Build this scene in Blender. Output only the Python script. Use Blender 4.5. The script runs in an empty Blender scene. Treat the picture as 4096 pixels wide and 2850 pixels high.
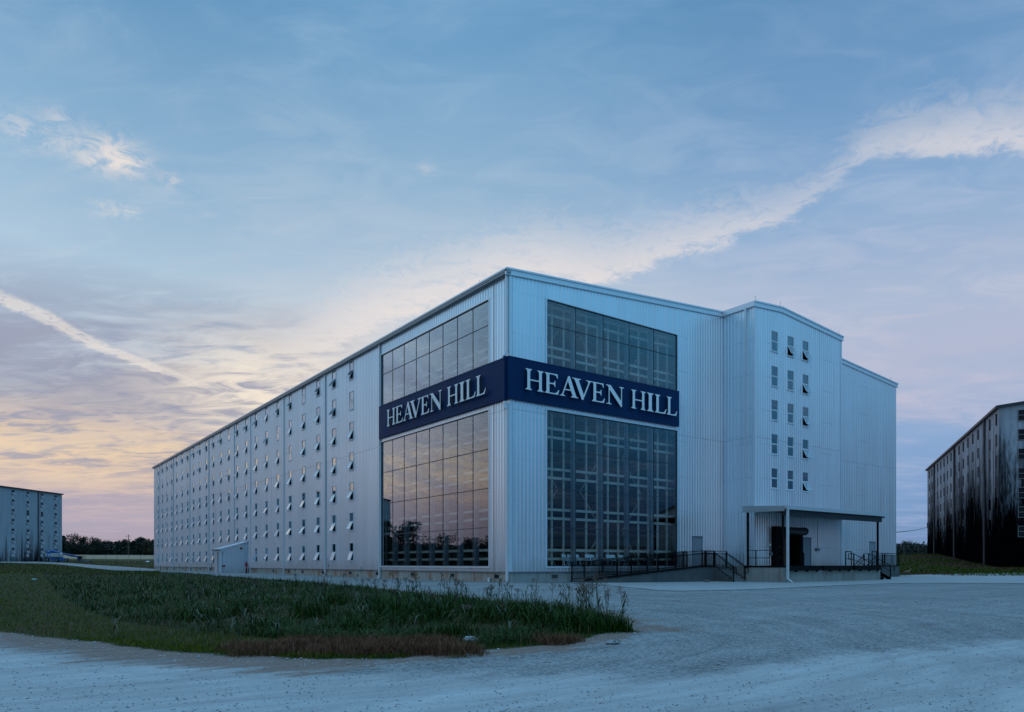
import bpy, bmesh, math, random
import numpy as np
from mathutils import Vector, Matrix
random.seed(7); rng = np.random.default_rng(7)
S = bpy.context.scene
C = S.collection
PI = math.pi
EYE = 1.1                     # eye height above the building pad; below, z is measured from the eye and lifted at the end

# ------------------------------------------------------------------ camera
F = 2904.0; CX = 2048.0; HY = 2256.0
AZ = math.radians(53.79)
FW = np.array([math.cos(AZ), math.sin(AZ)]); RT = np.array([FW[1], -FW[0]])
CAM = np.array([-24.695, -33.973])
cd = bpy.data.cameras.new('camera'); cam = bpy.data.objects.new('camera', cd); C.objects.link(cam)
cam.location = (CAM[0], CAM[1], EYE); cam.rotation_euler = (PI/2, 0, AZ - PI/2)
cd.sensor_width = 36.0; cd.lens = 36.0*F/4096; cd.shift_y = (HY-1425)/4096
cd.clip_start = 0.1; cd.clip_end = 8000
S.camera = cam

def lin(c): return c/12.92 if c <= 0.04045 else ((c+0.055)/1.055)**2.4
def rgb(r, g, b): return (lin(r/255), lin(g/255), lin(b/255), 1.0)

# ------------------------------------------------------------------ node expression helper
class NT:
    def __init__(s, tree): s.t = tree
    def n(s, ty, **k):
        o = s.t.nodes.new(ty)
        for a, v in k.items(): setattr(o, a, v)
        return o
    def link(s, a, b): s.t.links.new(a, b)
    def put(s, sock, v):
        if isinstance(v, V): s.link(v.s, sock)
        elif isinstance(v, bpy.types.NodeSocket): s.link(v, sock)
        else: sock.default_value = v
    def m(s, op, a, b=None, c=None, clamp=False):
        o = s.n('ShaderNodeMath', operation=op, use_clamp=clamp)
        for i, v in enumerate((a, b, c)):
            if v is not None: s.put(o.inputs[i], v)
        return V(s, o.outputs[0])
    def mix(s, f, a, b, bt='MIX'):
        o = s.n('ShaderNodeMix', data_type='RGBA', blend_type=bt)
        s.put(o.inputs[0], f); s.put(o.inputs[6], a); s.put(o.inputs[7], b)
        return o.outputs[2]
    def ramp(s, f, pts, interp='LINEAR'):
        o = s.n('ShaderNodeValToRGB'); cr = o.color_ramp; cr.interpolation = interp
        while len(cr.elements) < len(pts): cr.elements.new(0.5)
        for e, (p, col) in zip(cr.elements, pts): e.position = p; e.color = col
        s.put(o.inputs[0], f); return o.outputs[0]
    def sstep(s, x, a, b):
        o = s.n('ShaderNodeMapRange', interpolation_type='SMOOTHSTEP')
        s.put(o.inputs[0], x); s.put(o.inputs[1], a); s.put(o.inputs[2], b); o.inputs[3].default_value = 0; o.inputs[4].default_value = 1
        return V(s, o.outputs[0])
    def noise(s, vec, scale, detail=3, rough=0.5, dist=0.0):
        o = s.n('ShaderNodeTexNoise')
        if vec is not None: s.put(o.inputs['Vector'], vec)
        o.inputs['Scale'].default_value = scale; o.inputs['Detail'].default_value = detail
        o.inputs['Roughness'].default_value = rough; o.inputs['Distortion'].default_value = dist
        return V(s, o.outputs[0])
    def comb(s, x, y, z):
        o = s.n('ShaderNodeCombineXYZ')
        for i, v in enumerate((x, y, z)): s.put(o.inputs[i], v)
        return o.outputs[0]
    def curve(s, x, pts):
        o = s.n('ShaderNodeFloatCurve'); c = o.mapping.curves[0]
        while len(c.points) < len(pts): c.points.new(0.5, 0.5)
        for p, (a, b) in zip(c.points, pts): p.location = (a, b); p.handle_type = 'AUTO'
        o.mapping.update(); s.put(o.inputs['Value'], x); return V(s, o.outputs[0])
class V:
    def __init__(s, nt, so): s.nt = nt; s.s = so
    def __add__(s, o): return s.nt.m('ADD', s, o)
    def __radd__(s, o): return s.nt.m('ADD', o, s)
    def __sub__(s, o): return s.nt.m('SUBTRACT', s, o)
    def __rsub__(s, o): return s.nt.m('SUBTRACT', o, s)
    def __mul__(s, o): return s.nt.m('MULTIPLY', s, o)
    def __rmul__(s, o): return s.nt.m('MULTIPLY', o, s)
    def __truediv__(s, o): return s.nt.m('DIVIDE', s, o)

# ------------------------------------------------------------------ sky (all in world azimuth / elevation)
W = bpy.data.worlds.new('World'); S.world = W; W.use_nodes = True
wt = W.node_tree; wt.nodes.clear(); w = NT(wt)
tc = w.n('ShaderNodeTexCoord'); sp = w.n('ShaderNodeSeparateXYZ'); wt.links.new(tc.outputs['Generated'], sp.inputs[0])
dx, dy, dz = (V(w, sp.outputs[i]) for i in range(3))
el = w.m('ARCSINE', w.m('MINIMUM', w.m('MAXIMUM', dz, -1.0), 1.0))*57.29578
fwd = dx*float(FW[0]) + dy*float(FW[1]); rgt = dx*float(RT[0]) + dy*float(RT[1])
az = w.m('ARCTAN2', rgt, fwd)*57.29578                     # degrees, positive to the right of the glow side
pz = w.m('MAXIMUM', dz, 0.0) + 0.10
P = w.comb(dx/pz, dy/pz, 0.0)
pr = w.comb(rgt/pz, fwd/pz, 0.0)
mp = w.n('ShaderNodeMapping'); wt.links.new(pr, mp.inputs[0]); mp.inputs['Rotation'].default_value = (0, 0, math.radians(20)); mp.inputs['Scale'].default_value = (0.8, 1.5, 1)
n1 = w.noise(mp.outputs[0], 1.5, 6, 0.55, 0.6)
n2 = w.noise(mp.outputs[0], 5.5, 7, 0.60, 0.9)
n3 = w.noise(pr, 22.0, 5, 0.65, 1.2)
elj = el + (n1-0.5)*7.0
e01 = elj/60.0
def R(*p): return [(a/60.0, rgb(*c)) for a, c in p]
left = w.ramp(e01, R((0, (166,160,178)), (2.5, (166,163,182)), (4.5, (178,168,182)), (6, (208,188,176)), (8.2, (222,202,178)), (9.8, (176,172,182)), (11.5, (156,164,182)), (14.5, (160,176,198)), (20, (170,196,217)), (27, (138,176,207)), (36, (98,148,190)), (60, (88,138,186))))
mid = w.ramp(e01, R((0, (178,156,176)), (4, (184,172,186)), (8, (204,192,190)), (12, (222,212,204)), (17, (208,210,216)), (22, (174,196,217)), (28, (142,178,208)), (36, (110,158,198)), (60, (96,146,196))))
right = w.ramp(e01, R((0, (112,140,180)), (4, (124,158,202)), (8, (138,168,208)), (13, (178,186,210)), (18, (170,186,212)), (24, (140,172,208)), (30, (112,154,196)), (38, (86,136,180)), (60, (84,134,186))))
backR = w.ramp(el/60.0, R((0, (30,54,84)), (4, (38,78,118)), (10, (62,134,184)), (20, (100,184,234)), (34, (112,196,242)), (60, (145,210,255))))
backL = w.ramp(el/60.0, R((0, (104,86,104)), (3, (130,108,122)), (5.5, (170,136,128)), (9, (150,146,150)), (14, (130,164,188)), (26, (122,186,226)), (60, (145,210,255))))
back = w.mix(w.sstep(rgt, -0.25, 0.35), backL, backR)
front = w.mix(w.sstep(az, -25, -9), left, mid)
front = w.mix(w.sstep(az, -6, 26), front, right)
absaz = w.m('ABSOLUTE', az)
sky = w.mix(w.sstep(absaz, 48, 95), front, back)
# veil clouds
veil = w.sstep(n1*0.55 + n2*0.45, 0.44, 0.66)
vcol_l = w.ramp(e01, R((0, (182,164,184)), (5, (196,180,188)), (8, (222,202,184)), (12, (188,188,200)), (18, (202,210,220)), (34, (150,184,212)), (60, (120,160,205))))
vcol_r = w.ramp(e01, R((0, (134,160,200)), (9, (190,188,210)), (17, (206,202,216)), (26, (176,194,220)), (38, (110,154,196)), (60, (120,160,205))))
vc = w.mix(w.sstep(az, -6, 24), vcol_l, vcol_r)
backness = w.sstep(absaz, 48, 95)
sky = w.mix(veil*0.55*(1.0-backness*0.7), sky, vc)
# darker lilac banks low on the left
bank = w.sstep(n1*0.6+n2*0.4, 0.57, 0.42)*w.sstep(el, 21, 13)*w.sstep(el, 3, 8)*w.sstep(az, -8, -20)
sky = w.mix(bank*0.8*(1.0-backness), sky, rgb(150,154,176))
# glow where the sun went down
def blob(a0, e0, sa, se, jit=0.0):
    u = (az - a0)/sa; v = (el + (n2-0.5)*jit - e0)/se
    r2 = u*u + v*v
    return w.m('POWER', 2.71828, r2*-1.0)
def ae(px, py):
    th = math.atan((px-CX)/F); return math.degrees(th), math.degrees(math.atan((HY-py)/F*math.cos(th)))
a0, e0 = ae(1060, 1530)
glow = blob(a0, e0, 7.5, 3.6, 6)
sky = w.mix(glow*0.85*w.sstep(n2, 0.28, 0.60), sky, rgb(253,238,216))
a1, e1 = ae(500, 1790)
sky = w.mix(blob(a1-8, e1, 24, 2.4, 4)*0.6*w.sstep(n2, 0.36, 0.62), sky, rgb(238,208,172))
# the long cloud streak rising to the right
def band(lo, up, soft_lo, soft_up, jl, ju):
    cl = [((ae(x, y)[0]+50)/110, ae(x, y)[1]/50) for x, y in lo]
    cu = [((ae(x, y)[0]+50)/110, ae(x, y)[1]/50) for x, y in up]
    x = (az+50.0)/110.0
    l = w.curve(x, cl)*50.0; u = w.curve(x, cu)*50.0
    a = el + (n2-0.5)*jl + (n3-0.5)*jl*0.9; b = el + (n2-0.5)*ju + (n3-0.5)*ju*0.9
    da = a - l; db = u - b
    return w.sstep(da, -soft_lo*0.3, soft_lo)*w.sstep(db, -soft_up*0.3, soft_up)
lo = [(900,1640),(1100,1560),(1300,1430),(1500,1330),(1800,1240),(2100,1190),(2430,1135),(2700,1050),(3000,955),(3160,890),(3380,712),(3500,640),(3800,625),(4150,600)]
up = [(900,1500),(1100,1330),(1300,1150),(1500,1060),(1800,960),(2100,880),(2430,900),(2700,850),(3000,780),(3160,740),(3380,590),(3500,480),(3800,400),(4150,370)]
st = band(lo, up, 0.9, 3.2, 2.2, 5.5)
fade = w.sstep(az, -24, -8)*(1.0 - w.sstep(absaz, 40, 60))
tex = w.sstep(n3*0.45+n2*0.55, 0.30, 0.62)
sky = w.mix(st*fade*(tex*0.60+0.22), sky, rgb(236,226,222))
# thin trail on the left
cen = [(-300,1080),(0,1195),(170,1262),(330,1352),(500,1425),(650,1482),(800,1540),(950,1600),(1100,1660)]
cc = [((ae(x, y)[0]+50)/110, ae(x, y)[1]/50) for x, y in cen]
dtr = w.m('ABSOLUTE', el + (n3-0.5)*0.6 + (n2-0.5)*0.9 - w.curve((az+50.0)/110.0, cc)*50.0)
width = w.sstep(az, -10, -40)*0.26+0.12
trail = w.sstep(dtr/width, 1.6, 0.5)*(1.0-w.sstep(az, -27, -19))*w.sstep(az, -60, -45)
sky = w.mix(trail*0.5*w.sstep(n3, 0.25, 0.5), sky, rgb(248,236,222))
# small detached puffs
for px, py, sa, se, k in ((450,600,2.0,0.9,1),(420,650,1.4,.6,1),(500,650,1.4,.7,1),(130,530,2.4,.8,.8),(440,840,1.2,.5,.6),(520,850,.7,.4,.6),(690,728,.7,.35,.9),(1705,670,.7,.4,.3),(240,470,1.0,.5,.5)):
    a, e = ae(px, py)
    sky = w.mix(blob(a, e, sa, se, 1.0)*w.sstep(n3*0.6+n2*0.4, 0.38, 0.62)*0.7*k, sky, rgb(238,226,218))
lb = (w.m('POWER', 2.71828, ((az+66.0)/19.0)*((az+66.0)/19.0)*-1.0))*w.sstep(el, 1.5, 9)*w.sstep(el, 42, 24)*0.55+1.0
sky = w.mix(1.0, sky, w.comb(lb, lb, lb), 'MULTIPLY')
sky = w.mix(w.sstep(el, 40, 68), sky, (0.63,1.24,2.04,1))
# ground side of the dome
sky = w.mix(w.sstep(dz, 0.0, -0.03), sky, rgb(58,66,80))
nish = w.n('ShaderNodeTexSky', sky_type='NISHITA', sun_disc=False, sun_elevation=math.radians(1.0), sun_rotation=math.radians(18), altitude=200, air_density=1.0)
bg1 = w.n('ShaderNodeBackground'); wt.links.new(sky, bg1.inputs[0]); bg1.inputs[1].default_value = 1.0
bg2 = w.n('ShaderNodeBackground'); wt.links.new(nish.outputs[0], bg2.inputs[0]); bg2.inputs[1].default_value = 0.003
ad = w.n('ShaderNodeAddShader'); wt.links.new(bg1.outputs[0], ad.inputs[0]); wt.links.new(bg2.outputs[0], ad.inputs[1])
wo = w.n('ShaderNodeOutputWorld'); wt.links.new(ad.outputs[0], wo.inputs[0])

sl = bpy.data.lights.new('sun', 'SUN'); sun = bpy.data.objects.new('sun', sl); C.objects.link(sun)
sl.energy = 0.06; sl.angle = math.radians(25); sl.color = (1.0, 0.85, 0.72)
saz = AZ + math.radians(19); sel = math.radians(8)
sun.rotation_euler = Vector((-math.cos(saz)*math.cos(sel), -math.sin(saz)*math.cos(sel), -math.sin(sel))).to_track_quat('-Z', 'Y').to_euler()

S.view_settings.view_transform = 'Standard'; S.view_settings.look = 'None'
S.view_settings.exposure = 0.0; S.view_settings.gamma = 1.0
S.render.engine = 'CYCLES'
S.cycles.max_bounces = 8; S.cycles.transparent_max_bounces = 24

# ------------------------------------------------------------------ placing helpers
def ray(px): return FW + (px-CX)/F*RT
def onY(px, py, y=0.0):
    r = ray(px); t = (y-CAM[1])/r[1]; return CAM[0]+t*r[0], (HY-py)/F*t, t
def onX(px, py, x=0.0):
    r = ray(px); t = (x-CAM[0])/r[0]; return CAM[1]+t*r[1], (HY-py)/F*t, t
def atD(px, t):
    r = ray(px); return CAM[0]+t*r[0], CAM[1]+t*r[1]

# terrain: heights (from the eye) by depth and bearing
TT = np.array([0, 9, 14, 20, 26, 32, 42, 52, 64, 80, 100, 130, 160, 190, 230, 300, 400, 700, 3000.])
PXC = np.array([-1600, 0, 300, 620, 900, 1300, 2040, 2600, 3000, 3500, 3700, 4000, 5600.])
HT = np.array([
 [-1.52,-1.52,-1.52,-1.52,-1.52,-1.52,-1.52,-1.52,-1.52,-1.52,-1.52,-1.52,-1.52],
 [-1.52]*13,
 [-1.48,-1.48,-1.47,-1.46,-1.45,-1.44,-1.42,-1.42,-1.42,-1.42,-1.42,-1.42,-1.42],
 [-1.38,-1.36,-1.34,-1.30,-1.26,-1.22,-1.24,-1.34,-1.36,-1.38,-1.38,-1.38,-1.38],
 [-1.28,-1.26,-1.22,-1.18,-1.14,-1.12,-1.16,-1.28,-1.32,-1.34,-1.34,-1.34,-1.34],
 [-1.18,-1.16,-1.13,-1.10,-1.08,-1.09,-1.11,-1.22,-1.28,-1.30,-1.30,-1.30,-1.30],
 [-1.02,-1.02,-1.02,-1.06,-1.06,-1.09,-1.09,-1.20,-1.26,-1.27,-1.27,-1.27,-1.27],
 [-.90,-.92,-.98,-1.04,-1.05,-1.09,-1.12,-1.25,-1.25,-1.24,-1.22,-1.22,-1.22],
 [-.75,-.80,-.92,-1.02,-1.03,-1.08,-1.12,-1.25,-1.25,-1.22,-1.20,-1.20,-1.20],
 [-.55,-.62,-.82,-1.02,-1.0,-1.08,-1.1,-1.2,-1.2,-1.15,-0.70,-0.66,-0.66],
 [-.35,-.42,-.70,-1.08,-1.05,-1.1,-1.1,-1.2,-1.2,-.50,.30,.05,0.0],
 [-.10,-.15,-.45,-1.18,-1.1,-1.1,-1.1,-1.1,-.8,1.3,1.75,1.4,1.0],
 [.30,.25,-.10,-.75,-1.0,-1.1,-1.1,-1.1,-.6,1.8,2.2,2.0,1.5],
 [.75,.62,.38,-.12,-.4,-1.0,-1.0,-1.0,0,2.0,2.4,2.4,2.0],
 [1.1,1.0,.90,.72,.6,0,0,0,.5,2.4,2.8,2.8,2.4],
 [3.6,3.5,3.3,3.2,3,2,2,2,2,3.4,3.8,3.8,3.4],
 [6.0,6.0,5.7,5.4,5,4,4,4,4,5,5.5,5.5,5],
 [9,9,9,9,9,9,9,9,9,9,9,9,9],
 [20]*13])
def H(x, y):
    x = np.asarray(x, float); y = np.asarray(y, float)
    d0 = x-CAM[0]; d1 = y-CAM[1]
    f = d0*FW[0]+d1*FW[1]; r = d0*RT[0]+d1*RT[1]
    rad = np.hypot(f, r); t = np.maximum(f, rad*0.62)
    ang = np.arctan2(r, f); px = CX+F*np.tan(np.clip(ang, -0.9, 0.9)); px = np.clip(px, -1600, 5600)
    ti = np.clip(np.searchsorted(TT, t)-1, 0, len(TT)-2); a = np.clip((t-TT[ti])/(TT[ti+1]-TT[ti]), 0, 1)
    pi = np.clip(np.searchsorted(PXC, px)-1, 0, len(PXC)-2); b = np.clip((px-PXC[pi])/(PXC[pi+1]-PXC[pi]), 0, 1)
    h = (HT[ti, pi]*(1-a)+HT[ti+1, pi]*a)*(1-b) + (HT[ti, pi+1]*(1-a)+HT[ti+1, pi+1]*a)*b
    beh = np.clip((np.abs(ang)-1.0)/0.8, 0, 1)
    return h*(1-beh) + np.minimum(h, -1.45)*beh
def gh(x, y): return float(H(x, y))
def onG(px, py):
    """walk along the line of sight until it meets the ground"""
    ts = np.geomspace(4, 900, 3000); r = ray(px); xs = CAM[0]+ts*r[0]; ys = CAM[1]+ts*r[1]
    hit = np.nonzero(H(xs, ys) >= (HY-py)/F*ts)[0]; i = hit[0] if len(hit) else len(ts)-1
    return xs[i], ys[i], gh(xs[i], ys[i]), ts[i]

# ------------------------------------------------------------------ mesh builder
ORG = {}
class MB:
    def __init__(s): s.v = []; s.f = []; s.m = []; s.cur = 0
    def add(s, vs, fs):
        b = len(s.v); s.v += [tuple(map(float, q)) for q in vs]
        for f in fs: s.f.append(tuple(b+i for i in f)); s.m.append(s.cur)
        return s
    def box(s, x0, x1, y0, y1, z0, z1):
        return s.add([(x0,y0,z0),(x1,y0,z0),(x1,y1,z0),(x0,y1,z0),(x0,y0,z1),(x1,y0,z1),(x1,y1,z1),(x0,y1,z1)],
                     [(0,3,2,1),(4,5,6,7),(0,1,5,4),(1,2,6,5),(2,3,7,6),(3,0,4,7)])
    def obox(s, c, ax, ay, az_, hx, hy, hz):
        c = Vector(c); ax = Vector(ax); ay = Vector(ay); az_ = Vector(az_)
        vs = [c+ax*hx*i+ay*hy*j+az_*hz*k for k in (-1,1) for (i,j) in ((-1,-1),(1,-1),(1,1),(-1,1))]
        return s.add(vs, [(0,3,2,1),(4,5,6,7),(0,1,5,4),(1,2,6,5),(2,3,7,6),(3,0,4,7)])
    def bar(s, p, q, wd, ht):
        p = Vector(p); q = Vector(q); d = (q-p); L = d.length
        if L < 1e-6: return s
        d.normalize(); up = Vector((0,0,1)) if abs(d.z) < 0.95 else Vector((1,0,0))
        sd = d.cross(up).normalized(); u2 = sd.cross(d).normalized()
        return s.obox((p+q)/2, d, sd, u2, L/2, wd/2, ht/2)
    def tube(s, p, q, r, n=10, r2=None, cap=True):
        p = Vector(p); q = Vector(q); d = (q-p).normalized(); up = Vector((0,0,1)) if abs(d.z) < 0.95 else Vector((1,0,0))
        a = d.cross(up).normalized(); b = d.cross(a).normalized(); r2 = r if r2 is None else r2
        vs = [p+(a*math.cos(2*PI*i/n)+b*math.sin(2*PI*i/n))*r for i in range(n)] + [q+(a*math.cos(2*PI*i/n)+b*math.sin(2*PI*i/n))*r2 for i in range(n)]
        fs = [(i, (i+1) % n, n+(i+1) % n, n+i) for i in range(n)]
        if cap: fs += [tuple(range(n-1, -1, -1)), tuple(range(n, 2*n))]
        return s.add(vs, fs)
    def path(s, pts, r, n=8):
        for a, b in zip(pts[:-1], pts[1:]): s.tube(a, b, r, n)
        return s
    def prism(s, poly, off):
        n = len(poly); vs = [Vector(p) for p in poly]; off = Vector(off); vs += [p+off for p in vs[:n]]
        return s.add(vs, [tuple(range(n-1, -1, -1)), tuple(range(n, 2*n))] + [(i, (i+1) % n, n+(i+1) % n, n+i) for i in range(n)])
    def build(s, name, mat, parent=None, smooth=False):
        me = bpy.data.meshes.new(name)
        o = Vector(ORG.get(parent.name, (0,0,0))) if parent else Vector((0,0,0))
        me.from_pydata([tuple(Vector(v)-o) for v in s.v], [], s.f)
        mats = mat if isinstance(mat, (list, tuple)) else [mat]
        for mm in mats: me.materials.append(mm)
        if len(mats) > 1: me.polygons.foreach_set('material_index', s.m)
        bm = bmesh.new(); bm.from_mesh(me); bmesh.ops.recalc_face_normals(bm, faces=bm.faces); bm.to_mesh(me); bm.free()
        if smooth: me.polygons.foreach_set('use_smooth', [True]*len(me.polygons))
        ob = bpy.data.objects.new(name, me); C.objects.link(ob)
        if parent: ob.parent = parent; ORG[ob.name] = tuple(o)
        return ob
def tag(o, label=None, cat=None, group=None, kind=None):
    if label: o['label'] = label
    if cat: o['category'] = cat
    if group: o['group'] = group
    if kind: o['kind'] = kind
    return o
def thing(name, loc, label, cat, group=None, kind=None):
    o = bpy.data.objects.new(name, None); C.objects.link(o); o.location = loc; o.empty_display_size = 0.5
    ORG[o.name] = tuple(loc); return tag(o, label, cat, group, kind)

# ------------------------------------------------------------------ materials
def mat(name, col, rough=0.6, metal=0.0, nscale=None, namt=0.15, bump=0.0, bscale=40, spec=0.5, stretch=None):
    m = bpy.data.materials.new(name); m.use_nodes = True; t = NT(m.node_tree); b = m.node_tree.nodes['Principled BSDF']
    b.inputs['Roughness'].default_value = rough; b.inputs['Metallic'].default_value = metal; b.inputs['Specular IOR Level'].default_value = spec
    co = t.n('ShaderNodeTexCoord'); mpn = t.n('ShaderNodeMapping'); t.link(co.outputs['Object'], mpn.inputs[0])
    if stretch: mpn.inputs['Scale'].default_value = stretch
    if nscale:
        n = t.noise(mpn.outputs[0], nscale, 5, 0.6)
        f = (n-0.5)*(2*namt)+1.0
        t.put(b.inputs['Base Color'], t.mix(1.0, col, t.comb(f, f, f), 'MULTIPLY'))
        t.put(b.inputs['Roughness'], t.m('ADD', (n-0.5)*0.2, rough))
    else: b.inputs['Base Color'].default_value = col
    if bump:
        bn = t.n('ShaderNodeBump'); bn.inputs['Distance'].default_value = bump
        t.put(bn.inputs['Height'], t.noise(mpn.outputs[0], bscale, 4, 0.6)); t.link(bn.outputs[0], b.inputs['Normal'])
    return m
def g(v, a=1.0): return (v, v, v, 1)

def galv(name='galvanised_siding', base=(0.72,0.81,0.875,1), metal=0.80, rough=0.32):
    m = bpy.data.materials.new(name); m.use_nodes = True; t = NT(m.node_tree); b = m.node_tree.nodes['Principled BSDF']
    co = t.n('ShaderNodeTexCoord'); s_ = t.n('ShaderNodeSeparateXYZ'); t.link(co.outputs['Object'], s_.inputs[0])
    x, y, z = (V(t, s_.outputs[i]) for i in range(3))
    # one tone per sheet of siding, sheets about a metre wide
    sheet = t.noise(t.comb(t.m('FLOOR', (x+y)/0.95), t.m('FLOOR', (z-9.0)/20.0), 0.0), 3.3, 0)
    streak = t.noise(t.comb(x*6.0, y*6.0, z*0.25), 1.0, 4, 0.6)
    cloud = t.noise(co.outputs['Object'], 0.16, 3, 0.5)
    sp_ = t.noise(co.outputs['Object'], 30, 2, 0.5)
    f = (sheet-0.5)*0.16+(streak-0.5)*0.22+(cloud-0.5)*0.14+1.0
    # rows of small dark fasteners at the girts
    col = t.mix(1.0, base, t.comb(f, f, f), 'MULTIPLY')
    fz = t.m('ABSOLUTE', t.m('FRACT', z/2.44)-0.5); fu = t.m('ABSOLUTE', t.m('FRACT', (x+y)/0.27)-0.5)
    dot = t.m('LESS_THAN', fz, 0.02)*t.m('LESS_THAN', fu, 0.10)
    lapm = t.m('LESS_THAN', t.m('ABSOLUTE', z-8.97), 0.025)
    col = t.mix(lapm*0.22, col, g(0.12))
    grime = t.noise(t.comb(x*1.4, y*1.4, z*0.35), 1.0, 5, 0.65)
    splash = t.sstep(z+(grime-0.5)*2.2, 0.7, -0.6)
    col = t.mix(splash*0.28, col, (0.30,0.25,0.21,1))
    run = t.noise(t.comb(x*3.1+7, y*3.1, z*0.06), 1.0, 4, 0.6)
    col = t.mix(t.sstep(run, 0.60, 0.78)*0.40, col, (0.34,0.36,0.38,1))
    t.put(b.inputs['Base Color'], t.mix(dot*0.22, col, g(0.15)))
    b.inputs['Metallic'].default_value = metal
    t.put(b.inputs['Roughness'], (streak-0.5)*0.16+(sp_-0.5)*0.08+rough)
    return m
M = {}
M['siding'] = galv()
M['trim'] = mat('galvanised_trim', (0.72,0.77,0.82,1), 0.35, 0.5, 0.8, 0.1)
M['eave'] = mat('weathered_gutter_metal', (0.30,0.32,0.34,1), 0.4, 0.5, 1.2, 0.15)
M['white'] = mat('white_window_frame', (0.62,0.65,0.68,1), 0.4, 0.0, 3, 0.06)
M['pipe'] = mat('white_downspout_paint', (0.66,0.69,0.72,1), 0.35, 0.3, 2, 0.08)
M['black'] = mat('black_railing_paint', (0.004,0.004,0.005,1), 0.5, spec=0.12)
M['rubber'] = mat('black_dock_rubber', (0.006,0.006,0.008,1), 0.8, 0, 6, 0.3, spec=0.1)
M['mull'] = mat('dark_mullion', (0.05,0.06,0.07,1), 0.4, 0.3)
M['fin'] = mat('painted_steel_fin', (0.17,0.20,0.22,1), 0.45, 0.0)
M['timber'] = mat('pale_rick_timber', (0.54,0.48,0.41,1), 0.8, 0, 3, 0.35, 0.004, 20)
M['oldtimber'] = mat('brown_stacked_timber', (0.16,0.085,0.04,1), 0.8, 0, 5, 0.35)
M['floor'] = mat('warehouse_floor', (0.20,0.15,0.11,1), 0.8, 0, 2, 0.2)
M['navy'] = mat('navy_sign_panel', (0.0008,0.026,0.092,1), 0.55, 0.0, 0.7, 0.12, spec=0.15)
M['letter'] = mat('white_sign_letter', (0.82,0.84,0.86,1), 0.5, 0, 2, 0.05)
M['letterside'] = mat('dark_letter_return', (0.02,0.022,0.03,1), 0.5)
M['door'] = mat('grey_steel_door', (0.26,0.27,0.31,1), 0.5, 0, 1.5, 0.1)
M['doorframe'] = mat('grey_door_frame', (0.18,0.19,0.22,1), 0.5)
M['red'] = mat('red_fire_paint', (0.22,0.008,0.012,1), 0.4, 0, 5, 0.15)
M['dark'] = mat('dark_grille', (0.014,0.014,0.018,1), 0.6, spec=0.15)
M['box'] = mat('grey_electrical_box', (0.22,0.23,0.24,1), 0.5, 0.2)
M['pvc'] = mat('white_pvc', (0.75,0.75,0.73,1), 0.4)
M['grey'] = mat('brushed_fascia', (0.42,0.45,0.47,1), 0.45, 0.4, 1.5, 0.12)
M['lift_blue'] = mat('blue_machine_paint', (0.016,0.11,0.33,1), 0.5, 0, 2, 0.15)
M['lift_grey'] = mat('pale_grey_cowl', (0.42,0.43,0.42,1), 0.5, 0, 2, 0.12)
M['tyre'] = mat('black_tyre', (0.015,0.015,0.016,1), 0.85)
M['chair'] = mat('white_chair_plastic', (0.78,0.80,0.82,1), 0.5)
M['stone'] = mat('limestone_chip', (0.225,0.23,0.23,1), 0.9, 0, 9, 0.35)
M['deer'] = mat('tan_coat', (0.20,0.12,0.075,1), 0.9, 0, 8, 0.25)
M['wood_pole'] = mat('weathered_pole', (0.10,0.075,0.055,1), 0.9, 0, 4, 0.3)
M['wire'] = mat('dark_wire', (0.02,0.02,0.022,1), 0.6)
M['fence'] = mat('galvanised_fence', (0.22,0.22,0.22,1), 0.5, 0.5)

def concrete(name, base, stain=None, amt=0.0, zlo=-1.2, streaks=0.35):
    m = bpy.data.materials.new(name); m.use_nodes = True; t = NT(m.node_tree); b = m.node_tree.nodes['Principled BSDF']
    gm = t.n('ShaderNodeNewGeometry'); s_ = t.n('ShaderNodeSeparateXYZ'); t.link(gm.outputs['Position'], s_.inputs[0])
    x, y, z = (V(t, s_.outputs[i]) for i in range(3))
    blotch = t.noise(gm.outputs['Position'], 0.9, 5, 0.6); fine = t.noise(gm.outputs['Position'], 14, 4, 0.6)
    run = t.noise(t.comb(x*3.2, y*3.2, z*0.22), 1.3, 4, 0.6)
    f = (blotch-0.5)*0.5+(fine-0.5)*0.25+1.0
    col = t.mix(1.0, base, t.comb(f, f, f), 'MULTIPLY')
    col = t.mix(t.sstep(run, 0.52, 0.72)*streaks, col, (base[0]*0.42, base[1]*0.40, base[2]*0.38, 1))
    if stain: col = t.mix(t.sstep(t.noise(gm.outputs['Position'], 0.42, 4, 0.6)+(run-0.5)*0.4, 0.47, 0.64)*amt, col, stain)
    t.put(b.inputs['Base Color'], col); b.inputs['Roughness'].default_value = 0.85
    bn = t.n('ShaderNodeBump'); bn.inputs['Distance'].default_value = 0.01; t.put(bn.inputs['Height'], fine); t.link(bn.outputs[0], b.inputs['Normal'])
    return m
M['found_red'] = concrete('clay_stained_foundation', (0.36,0.33,0.29,1), (0.30,0.13,0.06,1), 0.85)
M['found'] = concrete('foundation_concrete', (0.30,0.30,0.29,1), (0.22,0.15,0.10,1), 0.25)
M['concrete'] = concrete('dock_concrete', (0.30,0.29,0.27,1), (0.16,0.10,0.07,1), 0.35, streaks=0.6)
M['ramp'] = concrete('ramp_concrete', (0.075,0.082,0.085,1), (0.12,0.12,0.115,1), 0.5, streaks=0.6)
M['apron'] = concrete('apron_concrete', (0.27,0.28,0.275,1), (0.22,0.22,0.215,1), 0.5, streaks=0.1)
M['step'] = concrete('step_concrete', (0.22,0.23,0.23,1), None, 0, streaks=0.2)

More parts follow.
